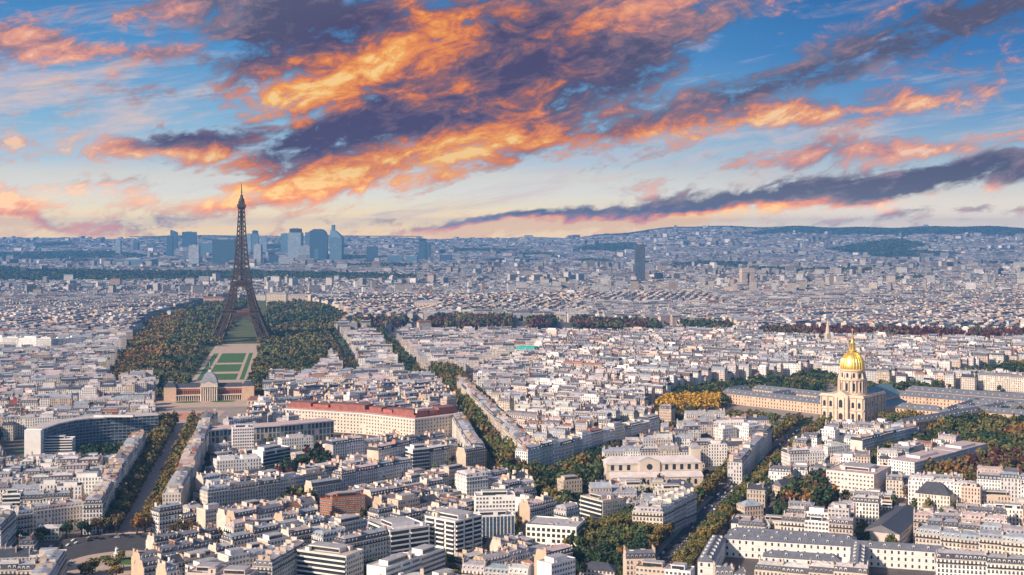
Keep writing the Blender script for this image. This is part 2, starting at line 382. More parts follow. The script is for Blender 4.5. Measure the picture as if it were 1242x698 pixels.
def rectpts(o, a, x0, x1, y0, y1):
    c, s = math.cos(a), math.sin(a)
    return [(o[0] + c*x - s*y, o[1] + s*x + c*y) for x, y in ((x0, y0), (x1, y0), (x1, y1), (x0, y1))]
def offset_line(P, off):
    out = []
    for i, p in enumerate(P):
        a = P[max(0, i - 1)]; b = P[min(len(P) - 1, i + 1)]
        d = math.hypot(b[0] - a[0], b[1] - a[1]); out.append((p[0] + (b[1] - a[1])/d*off, p[1] - (b[0] - a[0])/d*off))
    return out
def sheet(name, polys, z, m, kerb=0, structure=True):
    b = MB()
    for p in polys:
        ar = sum(p[i][0]*p[(i + 1) % len(p)][1] - p[(i + 1) % len(p)][0]*p[i][1] for i in range(len(p)))
        if ar < 0: p = p[::-1]
        if kerb: b.prism(p, z - kerb, z, m)
        else: b.face([(*q, z) for q in p], m)
    o = b.build(name)
    if structure: tag(o, kind='structure')
    return o
def ribbon(P, w):
    return [list(q) for q in zip(*[iter([])])] if len(P) < 2 else [[offset_line(P, -w/2)[i], offset_line(P, w/2)[i], offset_line(P, w/2)[i + 1], offset_line(P, -w/2)[i + 1]] for i in range(len(P) - 1)]

# ------------------------------------------------------------------ one apartment building with its parts
ME = {}
def win_mesh(kind):
    if kind in ME: return ME[kind]
    w, h, fr, gm = dict(tall=(1.15, 2.0, M_WHITE, M_GLASS), square=(1.5, 1.5, M_WHITE, M_GLASS), wide=(2.3, 1.45, M_WHITE, M_GLASS), big=(2.1, 2.0, M_DARK, M_GLASS),
                     strip=(1.7, 2.5, M_DARK, M_BGLASS), dark=(2.5, 2.35, M_DARK, M_GLASS), small=(.9, 1.2, M_WHITE, M_GLASS))[kind]
    b = MB(); t = .12
    b.face([(-w/2, -.05, 0), (w/2, -.05, 0), (w/2, -.05, h), (-w/2, -.05, h)], gm)
    b.box(-w/2 - t, -w/2, -.1, .05, 0, h, fr); b.box(w/2, w/2 + t, -.1, .05, 0, h, fr)
    b.box(-w/2 - t, w/2 + t, -.1, .05, h, h + t, fr, bottom=True); b.box(-w/2 - .2, w/2 + .2, -.22, .05, -.14, 0, fr, bottom=True)
    b.box(-.035, .035, -.085, -.04, 0, h, fr)
    if kind == 'tall':      # low iron guard rail
        b.box(-w/2 - .1, w/2 + .1, -.2, -.14, .05, .62, M_DARK)
    ME[kind] = b.mesh('window'); return ME[kind]
def dormer_mesh(k):
    key = ('dormer', k)
    if key not in ME:
        b = MB(); m = (M_WHITE, M_ZINC)[k]
        b.box(-.75, .75, -.15, 1.8, 0, 1.75, m); b.face([(-.5, -.17, .25), (.5, -.17, .25), (.5, -.17, 1.5), (-.5, -.17, 1.5)], M_GLASS)
        b.gable(-.2, 1.9, -.85, .85, 1.75, 2.2, M_ZINC, m, eave=.05)
        # turn the ridge front to back
        b2 = MB(); b2.mats = b.mats; b2.mi = b.mi; b2.f = b.f; b2.uv = b.uv
        n = len(b.v); cut = n - 14
        b2.v = b.v[:cut] + [(-y, x, z) for x, y, z in b.v[cut:]]
        ME[key] = b2.mesh('dormer')
    return ME[key]
def chimney_mesh(L, k):
    key = ('ch', L, k)
    if key not in ME:
        b = MB(); m = (M_BEIGE, M_TRIM, M_RUST, M_TRIM)[k]
        b.box(-.32, .32, 0, L, -2.5, 2.0, m); b.box(-.4, .4, -.1, L + .1, 2.0, 2.2, M_TRIM, bottom=True)
        n = int(L/.62)
        for i in range(n): b.lathe([(.15, 2.2), (.11, 2.8), (0, 2.81)], 5, M_POT, 0, .35 + i*(L - .7)/max(1, n - 1))
        ME[key] = b.mesh('chimney')
    return ME[key]
def hut_mesh(k):
    key = ('hut', k)
    if key not in ME:
        b = MB()
        if k == 0: b.box(-1.6, 1.6, -1.3, 1.3, 0, 2.5, M_WHITE, M_ZINC)
        elif k == 1: b.box(-.9, .9, -.6, .6, 0, 1.3, M_ZINC); b.lathe([(.25, 1.3), (.25, 2.0), (0, 2.01)], 6, M_ZINC)
        elif k == 4: b.box(-.35, .35, -.35, .35, -.5, 1.9, M_BEIGE); b.lathe([(.12, 1.9), (.1, 2.5), (0, 2.51)], 5, M_POT); b.beam((.8, .2, 0), (.8, .2, 3.4), .08, M_DARK)
        elif k == 2:
            b.frus(-1.4, 1.4, -.9, .9, 0, .55, .2, .2, M_WHITE, M_BGLASS)
        else: b.box(-2.4, 2.4, -1.8, 1.8, 0, 2.8, M_CREAM, M_ZINC); b.box(-.5, .5, -1.86, -1.78, .1, 2.1, M_DARK)
        ME[key] = b.mesh('roof_hut')
    return ME[key]
M_POT = mk('chimney_pot', (.33, .17, .12), .85, var=.3, scale=.8)
NW = [0]
def vis(a, side, o):
    nx, ny = {'F': (math.sin(a), -math.cos(a)), 'B': (-math.sin(a), math.cos(a)), 'R': (math.cos(a), math.sin(a)), 'L': (-math.cos(a), -math.sin(a))}[side]
    d = math.hypot(*o); return (-nx*o[0] - ny*o[1])/d > .06
def make_building(B, det):
    o, a, w, d, h, kind = B['o'], B['a'], B['w'], B['d'], B['h'], B['kind']
    rnd = random.Random(int(abs(o[0]*13 + o[1]*7)*10))
    st = B.get('st') or max(1, round(h/3.15)); sh = h/st
    root = empty(B.get('name', 'apartment_building'), (o[0], o[1], 0), a, cat=B.get('cat', 'building'))
    wc = B['wall']; B['pm'] = rnd.choice((M_WALL, M_WALL, M_BEIGE, M_CREAM, M_PEACH, M_TRIM)); b = MB(); fm = M_WALL if det == 2 else M_FACO
    sides = {'F': ((0, 0), (w, 0), 0.), 'R': ((w, 0), (w, d), PI/2), 'B': ((w, d), (0, d), PI), 'L': ((0, d), (0, 0), -PI/2)}
    opn = {'F': True, 'B': True, 'L': B.get('oL', False), 'R': B.get('oR', False)}
    bayw = B.get('bay', 2.5)
    for s, (p, q, r) in sides.items():
        L = math.hypot(q[0] - p[0], q[1] - p[1]); nb = max(1, round(L/bayw))
        m = fm if opn[s] else B['pm']
        b.face([(*p, 0), (*q, 0), (*q, h), (*p, h)], m, [(0, 0), (nb, 0), (nb, st), (0, st)])
    b.face([(0, 0, h), (w, 0, h), (w, d, h), (0, d, h)], M_WALL)
    fl, fr = (.35 if opn['L'] else 0), (.35 if opn['R'] else 0)
    def course(z0, z1, pr, m):
        b.box(-pr if opn['L'] else 0, w + (pr if opn['R'] else 0), -pr, 0.002, z0, z1, m, bottom=True)
        if opn['R'] and vis(a, 'R', o): b.box(w - .002, w + pr, 0, d, z0, z1, m, bottom=True)
        if opn['L'] and vis(a, 'L', o): b.box(-pr, .002, 0, d, z0, z1, m, bottom=True)
    if kind == 'haus':
        course(sh*1.05, sh*1.05 + .3, .18, M_TRIM); course(h - .35, h + .05, .45, M_TRIM)
        course(sh*2.0 - .12, sh*2.0, .35, M_TRIM); course(sh*(st - 1) - .1, sh*(st - 1), .6, M_TRIM)
    elif kind in ('modern', 'grid'):
        b.box(0, w, 0, .25, h, h + .8, M_WALL); b.box(0, w, d - .25, d, h, h + .8, M_WALL); b.box(0, .25, .25, d - .25, h, h + .8, M_WALL); b.box(w - .25, w, .25, d - .25, h, h + .8, M_WALL)
    if kind == 'haus' and not B.get('noparty'):
        pw = B.get('party', wc)
        for s, x in (('L', 0), ('R', w)):
            if not opn[s]:
                x0 = x if s == 'L' else x - .45
                b.hexa([(x0, .9, h), (x0 + .45, .9, h), (x0 + .45, d - .9, h), (x0, d - .9, h)], [(x0, 2.4, h + B['rh']), (x0 + .45, 2.4, h + B['rh']), (x0 + .45, d - 2.4, h + B['rh']), (x0, d - 2.4, h + B['rh'])], B['pm'])
    b.build('wall', root, color=wc)
    # roof
    rb = MB(); rh = B['rh']; rk = B.get('roof', 'mansard')
    rc = B.get('rc', (.38, .37, .42))
    if rk == 'mansard':
        low = rh*.72; ml = M_SLATE if B.get('slate') else M_ZINCO
        e = .05; ins = 1.3
        rb.frus(e - (0 if opn['L'] else .0), w - e, e, d - e, h, h + low, ins if opn['L'] else .01, ins, ml, ml, ins if opn['R'] else .01)
        x0, x1 = (ins if opn['L'] else .02), w - (ins if opn['R'] else .02)
        rb.frus(x0 + .002, x1 - .002, ins + e, d - ins - e, h + low + .003, h + rh, 2.0 if opn['L'] else .01, max(.3, d/2 - ins - .8), M_ZINCO, M_ZINCO, 2.0 if opn['R'] else .01)
        topz = h + rh
    elif rk == 'gable': rb.gable(0, w, 0, d, h, h + rh, M_ZINCO if not B.get('slate') else M_SLATE, M_WALL); topz = h + rh
    elif rk == 'hip': rb.gable(0, w, 0, d, h, h + rh, M_ZINCO if not B.get('slate') else M_SLATE, M_WALL, hip=min(w, d)/2); topz = h + rh
    else:
        rb.box(.25, w - .25, .25, d - .25, h, h + .12, M_ZINCO); topz = h + .12
    roof = rb.build('roof', root, color=rc)
    # dormers on steep roofs, chimneys on the party walls, huts on flat roofs
    if rk == 'mansard' and B.get('dorm', True):
        for s in 'FRBL':
            if not opn[s] or not vis(a, s, o): continue
            p, q, r = sides[s]; L = math.hypot(q[0] - p[0], q[1] - p[1]); nb = max(1, round(L/2.9))
            for i in range(nb):
                if nb > 2 and rnd.random() < .06: continue
                t_ = (i + .5)/nb*L; ux, uy = (q[0] - p[0])/L, (q[1] - p[1])/L
                link('dormer', dormer_mesh(B.get('dk', 0)), roof, (p[0] + ux*t_ - uy*.55, p[1] + uy*t_ + ux*.55, h + .35), r)
    if rk in ('mansard', 'gable') and kind == 'haus':
        ck = B.get('ck', 0)
        for x in ([0.42] if not opn['L'] else [1.9]) + ([w - .42] if not opn['R'] else [w - 1.9]) + ([w*.5 + rnd.uniform(-2, 2)] if w > 17 else []):
            for k in range(2):
                if rnd.random() < .5: continue
                Lc = rnd.choice((2.2, 3.2, 4.2)); Lc = min(Lc, d/2 - 1.8)
                y = (1.6 if k == 0 else d/2 + .2) + rnd.uniform(0, .4)
                link('chimney', chimney_mesh(round(Lc, 1), ck), roof, (x, y, topz - .4), 0)
        for _ in range(rnd.choice((1, 2, 2, 3))): link('roof_hut', hut_mesh(rnd.choice((1, 1, 2, 4))), roof, (w*rnd.uniform(.15, .85), d*.5 + rnd.uniform(-1.2, 1.2), topz - .3), 0)
    if rk == 'flat':
        if B.get('pent', True):
            pb = MB(); px0, px1 = w*rnd.uniform(.12, .25), w*rnd.uniform(.7, .88); py0, py1 = d*rnd.uniform(.2, .3), d*rnd.uniform(.7, .85)
            pb.box(px0, px1, py0, py1, h + .12, h + 3.1, M_WALL, M_ZINC); pb.box(px0 + .4, px1 - .4, py0 - .06, py0 + .01, h + .5, h + 2.4, M_GLASS)
            pb.build('penthouse', root, color=wc)
        for k in range(max(1, int(w*d/150))):
            link('roof_hut', hut_mesh(rnd.choice((0, 1, 1, 2, 3))), roof, (rnd.uniform(3, max(3.1, w - 3)), rnd.choice((.12, .86))*d if d < 14 else rnd.uniform(2.5, d - 2.5), h + (.12 if rnd.random() < .5 else .13)), 0)
        if B.get('green') or rnd.random() < .15:
            gb = MB(); gb.box(.8, w*.5, .6, 2.0, h + .12, h + 1.0, M_LEAFB); gb.build('roof_planting', root)
    # balconies
    if B.get('balc'):
        bm_ = B.get('balm', M_WHITE); n0 = B.get('bal0', 1)
        for s in B['balc']:
            if not vis(a, s, o): continue
            p, q, r = sides[s]; L = math.hypot(q[0] - p[0], q[1] - p[1])
            for k in range(n0, st):
                bb = MB(); gaps = B.get('piers', 0)
                segs = [(0.3, L - .3)] if not gaps else [(L*i/gaps + .7, L*(i + 1)/gaps - .7) for i in range(gaps)]
                for x0, x1 in segs:
                    bb.box(x0, x1, -1.25, 0, -.18, .0, bm_, bottom=True); bb.box(x0, x1, -1.25, -1.1, 0, .95, bm_)
                    bb.face([(x0, -.03, .02), (x1, -.03, .02), (x1, -.03, sh - .5), (x0, -.03, sh - .5)], M_GLASS)
                    bb.box(x0, x0 + .12, -1.1, 0, 0, .95, bm_); bb.box(x1 - .12, x1, -1.1, 0, 0, .95, bm_)
                bb.build('balcony', root, (p[0], p[1], k*sh), r)
    elif kind == 'haus' and det == 2:
        for s in 'FRL':
            if not opn[s] or not vis(a, s, o): continue
            p, q, r = sides[s]; L = math.hypot(q[0] - p[0], q[1] - p[1])
            for k in (2, st - 1):
                bb = MB(); pr = .32 if k == 2 else .56
                bb.box(.2, L - .2, -pr, -pr + .06, .02, .85, M_DARK); bb.build('balcony', root, (p[0], p[1], k*sh), r)
    # windows
    if det == 2:
        wk = B.get('win', 'tall' if kind == 'haus' else 'square'); wm = win_mesh(wk); cnt = 0
        for s in 'FRLB':
            if not opn[s] or not vis(a, s, o) or s in B.get('blank', ''): continue
            if s in (B.get('balc') or ''): continue
            p, q, r = sides[s]; L = math.hypot(q[0] - p[0], q[1] - p[1]); nb = max(1, round(L/bayw))
            ux, uy = (q[0] - p[0])/L, (q[1] - p[1])/L
            for k in range(B.get('w0', 0), st):
                for i in range(nb):
                    if cnt >= 99: break
                    if rnd.random() < .03: continue
                    t_ = (i + .5)/nb*L; cnt += 1
                    link('window', wm, root, (p[0] + ux*t_, p[1] + uy*t_, k*sh + (.35 if wk in ('tall', 'strip', 'dark', 'big') else .95)), r)
        NW[0] += cnt
    return root
M_LEAFB = mk('planting', (.06, .085, .03), .9, var=.4, scale=.8)
# records of every building; the nearest ones become objects of their own further down
BLD = []
WALLS = {'cream': (.67, .60, .52), 'white': (.84, .82, .80), 'pale grey': (.56, .56, .57), 'peach': (.63, .51, .42), 'beige': (.56, .47, .38), 'pinkish': (.62, .52, .49), 'off-white': (.74, .68, .62)}
ROOFC = {'lilac-grey zinc': (.365, .345, .385), 'blue-grey zinc': (.30, .335, .40), 'pale zinc': (.53, .515, .525), 'pinkish': (.50, .40, .40), 'rust-brown': (.26, .145, .12), 'dark grey': (.16, .16, .19)}
def pickw(r): return r.choices(list(WALLS)[:7], (4, 7, 3, 1.6, 1.5, 2, 5))[0]
def pickr(r): return r.choices(list(ROOFC), (5, 6, 4, 2, .7, 3))[0]
def jit(c, r, k=.06):
    f = 1 + r.uniform(-k, k)*1.5; return tuple(max(.01, x*f*(1 + r.uniform(-k, k)*.4)) for x in c)
def add(o, a, w, d, h, kind='haus', wall=None, roofc=None, r=R, check=None, **kw):
    wn = wall or pickw(r); rn = roofc or pickr(r)
    B = dict(o=o, a=a, w=w, d=d, h=h, kind=kind, wn=wn, rn=rn, wall=jit(WALLS.get(wn, (.6, .55, .5)), r), rc=jit(ROOFC.get(rn, (.4, .4, .4)), r, .09), slate=r.random() < .58, dk=r.choice((0, 1)), ck=r.choice((0, 0, 1, 1, 3, 2)))
    B['rh'] = kw.pop('rh', 4.4 if kind == 'haus' else 3.)
    B['roof'] = kw.pop('roof', 'mansard' if kind == 'haus' else 'flat')
    B.update(kw)
    c, s = math.cos(a), math.sin(a); B['c'] = (o[0] + c*w/2 - s*d/2, o[1] + s*w/2 + c*d/2)
    mark(rectpts(o, a, -1, w + 1, -1, d + 1)); BLD.append(B); return B
def row(pa, pb, z, d, kind='haus', lots=None, oL=False, oR=False, wall=None, roofc=None, hv=1.2, mix=0, **kw):
    """attached buildings along a street front, given by the line of their eaves (photo pixels at height z)"""
    A, E = G(*pa, z), G(*pb, z); a = math.atan2(E[1] - A[1], E[0] - A[0]); L = math.hypot(E[0] - A[0], E[1] - A[1])
    n = lots or max(1, round(L/R.uniform(15, 20))); cuts = [0.] + sorted((i + R.uniform(-.18, .18))/n*L for i in range(1, n)) + [L]
    out = []
    for i in range(n):
        x0, x1 = cuts[i], cuts[i + 1]
        o = (A[0] + math.cos(a)*x0, A[1] + math.sin(a)*x0)
        w_ = wall if isinstance(wall, (str, type(None))) else wall[i % len(wall)]
        kd_, k2 = kind, dict(kw)
        if mix and i % mix == mix - 1: kd_ = R.choice(('modern', 'grid', 'modern')); k2 = dict(kw, roof='flat', rh=0); k2.pop('slate', None)
        out.append(add(o, a, x1 - x0 - .003, d, z + R.uniform(-hv, hv) + (2 if kd_ != kind else 0), kd_, w_, roofc, oL=oL if i == 0 else False, oR=oR if i == n - 1 else False, **k2))
    return out

# ------------------------------------------------------------------ streets, squares, lawns
def gp(*pts): return [G(*p) for p in pts]
AV_A = gp((158, 648), (224, 515))                          # wide left avenue with its central walk
AV_B = gp((536, 452), (575, 500), (628, 577))              # avenue in the middle, full of trees
AV_B2 = gp((628, 577), (668, 600), (700, 628))
AV_C = gp((622, 590), (700, 558), (812, 520))              # clipped double row
AV_D = gp((786, 708), (800, 690), (870, 612), (900, 582), (985, 515))      # boulevard on the right
PLAZA = G(150, 668)
EC = G(250, 486)                                           # officers' school court
sheet('pavement', ribbon(AV_A, 58) + ribbon(AV_B, 42) + ribbon(AV_B2, 30) + ribbon(AV_C, 44) + ribbon(AV_D, 46) , .13, M_PAVE, kerb=.12)
circ = lambda c, rx, ry, n=40, a0=0: [(c[0] + rx*math.cos(2*PI*i/n), c[1] + ry*math.sin(2*PI*i/n)) for i in range(n)]
roads = []
for off in (-25, 25): roads += ribbon(offset_line(AV_A, off), 7)
roads += ribbon(AV_B, 9) + ribbon(AV_B2, 9) + ribbon(AV_C, 9) + ribbon(AV_D, 18)
sheet('road', roads, .14, M_ASPH)
sheet('square', [circ(PLAZA, 62, 52)], .15, M_ASPH)
sheet('crossing', [circ(G(882, 596), 24, 30)], .146, M_ASPH)
sheet('path', ribbon(offset_line(AV_A, -1), 18), .145, M_PINK)
ISL = G(150, 684)
sheet('traffic_island', [circ(ISL, 40, 36)], .27, M_PATH, kerb=.12)
sheet('island_lawn', [circ((ISL[0] + 6, ISL[1] + 8), 14, 12)], .275, M_GRASS)
ml = []
P = offset_line(AV_D, 0)
for (x0, y0), (x1, y1) in zip(P, P[1:]):
    L = math.hypot(x1 - x0, y1 - y0); n = int(L/9)
    for i in range(n):
        t0, t1 = i*9/L, (i*9 + 4)/L
        q0 = (x0 + (x1 - x0)*t0, y0 + (y1 - y0)*t0); q1 = (x0 + (x1 - x0)*t1, y0 + (y1 - y0)*t1); ml += ribbon([q0, q1], .35)
cxx, cyy = G(882, 596)
for k in range(9):
    a0 = math.radians(-30); sx, sy = cxx - 12 + k*1.9, cyy - 26 - k*.7; ml.append([(sx, sy), (sx + .8, sy - .3), (sx + 2.6, sy + 4.2), (sx + 1.8, sy + 4.5)])
sheet('road_markings', ml, .155, M_LINE)
for rb in (ribbon(AV_A, 60) + ribbon(AV_B, 42) + ribbon(AV_B2, 30) + ribbon(AV_C, 44) + ribbon(AV_D, 48)): mark(rb)
mark(circ(PLAZA, 64, 54)); mark(circ(G(882, 596), 26, 32))
# champ de mars style park
PARK = gp((130, 470), (158, 420), (182, 392), (232, 376), (262, 366), (345, 364), (398, 374), (424, 388), (402, 404), (396, 440), (372, 467), (310, 464), (205, 466)); mark(PARK)
axd = Vector((G(288, 418)[0] - G(268, 458)[0], G(288, 418)[1] - G(268, 458)[1])).normalized(); axn = Vector((axd.y, -axd.x)); AXA = math.atan2(-axd.x, axd.y)
ax0 = Vector(G(268, 462))
def axp(t, s): p = ax0 + axd*t + axn*s; return (p.x, p.y)
axr = lambda t0, t1, s0, s1: [axp(t0, s0), axp(t0, s1), axp(t1, s1), axp(t1, s0)]
sheet('park_ground', [PARK], .1, mk('park_soil', (.085, .10, .038), .95, var=.4, scale=.03))
LW = 40
sheet('park_path', [axr(-172, 640, -LW - 4, LW + 2)], .15, M_PATH)
sheet('park_lawn', [axr(-150, -30, -24, 22), axr(8, 95, -24, 22), axr(125, 240, -23, 22), axr(268, 440, -22, 22), axr(8, 440, -LW + 3, -28), axr(8, 440, 27, LW - 6)], .2, M_GRASS)
for t in (18, 120): pass
FOR1 = gp((-60, 346), (500, 343), (530, 338), (400, 333), (120, 331), (-60, 332))
# ------------------------------------------------------------------ iron lattice tower
def eiffel():
    c = G(293, 413); root = empty('lattice_tower', (c[0], c[1], 0), AXA, 'tall brown iron lattice tower standing over the park at the left', 'tower')
    hw = lambda z: np.interp(z, [0, 20, 40, 57, 75, 95, 115, 140, 165, 190, 215, 240, 262, 276], [62.5, 52.5, 43.5, 36.5, 30.5, 25, 20.3, 16.2, 13.2, 10.8, 8.9, 7.4, 6.2, 5.4])
    lw = lambda z: np.interp(z, [0, 57, 115, 150, 190], [24, 17, 11.5, 10.5, 10.8])
    def legring(z, sx, sy):
        o, i = hw(z), hw(z) - lw(z); return [Vector((sx*a, sy*b, z)) for a, b in ((o, o), (i, o), (i, i), (o, i))]
    for sx in (-1, 1):
        for sy in (-1, 1):
            b = MB(); zs = list(np.linspace(2, 57, 6)) + list(np.linspace(63, 113, 6))
            for z0, z1 in zip(zs, zs[1:]):
                A, E = legring(z0, sx, sy), legring(z1, sx, sy); wd = 2.3 if z0 < 57 else 1.9
                for k in range(4):
                    b.beam(A[k], E[k], wd, M_IRON); j = (k + 1) % 4
                    b.beam(A[k], E[j], 1.1, M_IRON); b.beam(A[j], E[k], 1.1, M_IRON); b.beam(E[k], E[j], 1.1, M_IRON)
                    mA, mE = (A[k] + A[j])/2, (E[k] + E[j])/2; b.beam(mA, mE, .8, M_IRON)
            leg = b.build('leg', root)
            f = MB(); q = hw(0) - 12; f.frus(sx*q - 15, sx*q + 15, sy*q - 15, sy*q + 15, 0, 4, 1.5, 1.5, M_STONE); f.build('masonry_foot', leg)
    # arches between the legs
    for k in range(4):
        b = MB(); n = 20
        def ap(i, off):
            t = PI*i/n; r = 37.2 + off; return Vector((r*math.cos(t), -hw(8) + 12*0 + (1 - math.sin(t))*-3 + 6, 10 + (39 + off)*math.sin(t)))
        for i in range(n):
            b.beam(ap(i, 0), ap(i + 1, 0), 1.3, M_IRON); b.beam(ap(i, 4.5), ap(i + 1, 4.5), 1.3, M_IRON)
            b.beam(ap(i, 0), ap(i + 1, 4.5), .7, M_IRON); b.beam(ap(i, 4.5), ap(i + 1, 0), .7, M_IRON)
        b.build('arch', root, rz=k*PI/2)
    for nm, z, h, ho, hi in (('first_platform', 55.5, 8.5, 37.5, 22), ('second_platform', 113.5, 6.0, 21.5, 7)):
        b = MB()
        for x0, x1, y0, y1 in ((-ho, ho, -ho, -hi), (-ho, ho, hi, ho), (-ho, -hi, -hi, hi), (hi, ho, -hi, hi)): b.box(x0, x1, y0, y1, z, z + h*.45, M_IRON, bottom=True)
        n = 18
        for s in range(4):
            M_ = Matrix.Rotation(s*PI/2, 3, 'Z')
            for i in range(n):
                x = -ho + 2*ho*i/n; b.beam(M_ @ Vector((x, -ho, z + h*.45)), M_ @ Vector((x, -ho, z + h)), .6, M_IRON)
                b.beam(M_ @ Vector((x, -ho, z - 2.5)), M_ @ Vector((x + ho/n, -ho, z)), .7, M_IRON)
            b.beam(M_ @ Vector((-ho, -ho, z + h)), M_ @ Vector((ho, -ho, z + h)), 1.2, M_IRON); b.beam(M_ @ Vector((-ho, -ho, z - 2.5)), M_ @ Vector((ho, -ho, z - 2.5)), 1.2, M_IRON)
        pl = b.build(nm, root)
        for s in (-1, 1): p = MB(); p.box(-ho*.62, ho*.62, s*ho*.72 - 4, s*ho*.72 + 4, z + h*.45, z + h*.45 + 5, M_RUST if z < 100 else M_IRON); p.build('pavilion', pl)
    b = MB(); zs = list(np.linspace(119, 274, 17))
    for z0, z1 in zip(zs, zs[1:]):
        o0, o1 = hw(z0), hw(z1); A = [Vector((s*o0, t*o0, z0)) for s, t in ((-1, -1), (1, -1), (1, 1), (-1, 1))]; E = [Vector((s*o1, t*o1, z1)) for s, t in ((-1, -1), (1, -1), (1, 1), (-1, 1))]
        wd = np.interp(z0, [119, 274], [2.6, 1.7])
        for k in range(4):
            j = (k + 1) % 4; b.beam(A[k], E[k], wd, M_IRON)
            b.beam(A[k], E[j], 1.25, M_IRON); b.beam(A[j], E[k], 1.25, M_IRON); b.beam(E[k], E[j], 1.1, M_IRON)
            i0, i1 = A[k].lerp(A[j], .27), E[k].lerp(E[j], .27); b.beam(i0, i1, 1.2, M_IRON); i0, i1 = A[k].lerp(A[j], .73), E[k].lerp(E[j], .73); b.beam(i0, i1, 1.2, M_IRON)
    b.box(-2, 2, -2, 2, 119, 274, M_IRON)
    b.build('shaft', root)
    b = MB(); b.frus(-5.5, 5.5, -5.5, 5.5, 270, 275, -3.2, -3.2, M_IRON); b.box(-8.7, 8.7, -8.7, 8.7, 275, 281, M_IRON, bottom=True); b.box(-6.5, 6.5, -6.5, 6.5, 281, 287, M_IRON)
    b.lathe([(6, 287), (5.4, 291), (3.2, 295), (2.6, 300), (0, 301)], 10, M_IRON); b.build('top_cabin', root)
    b = MB(); b.beam((0, 0, 298), (0, 0, 324), 2.6, M_IRON, 1.2); b.beam((-2, 0, 306), (2, 0, 306), .8, M_IRON); b.beam((0, -2, 312), (0, 2, 312), .8, M_IRON); b.build('antenna', root)
    b = MB(); b.box(-hw(195) - 1.5, hw(195) + 1.5, -hw(195) - 1.5, hw(195) + 1.5, 194, 198, M_IRON, bottom=True); b.build('middle_platform', root)
eiffel()
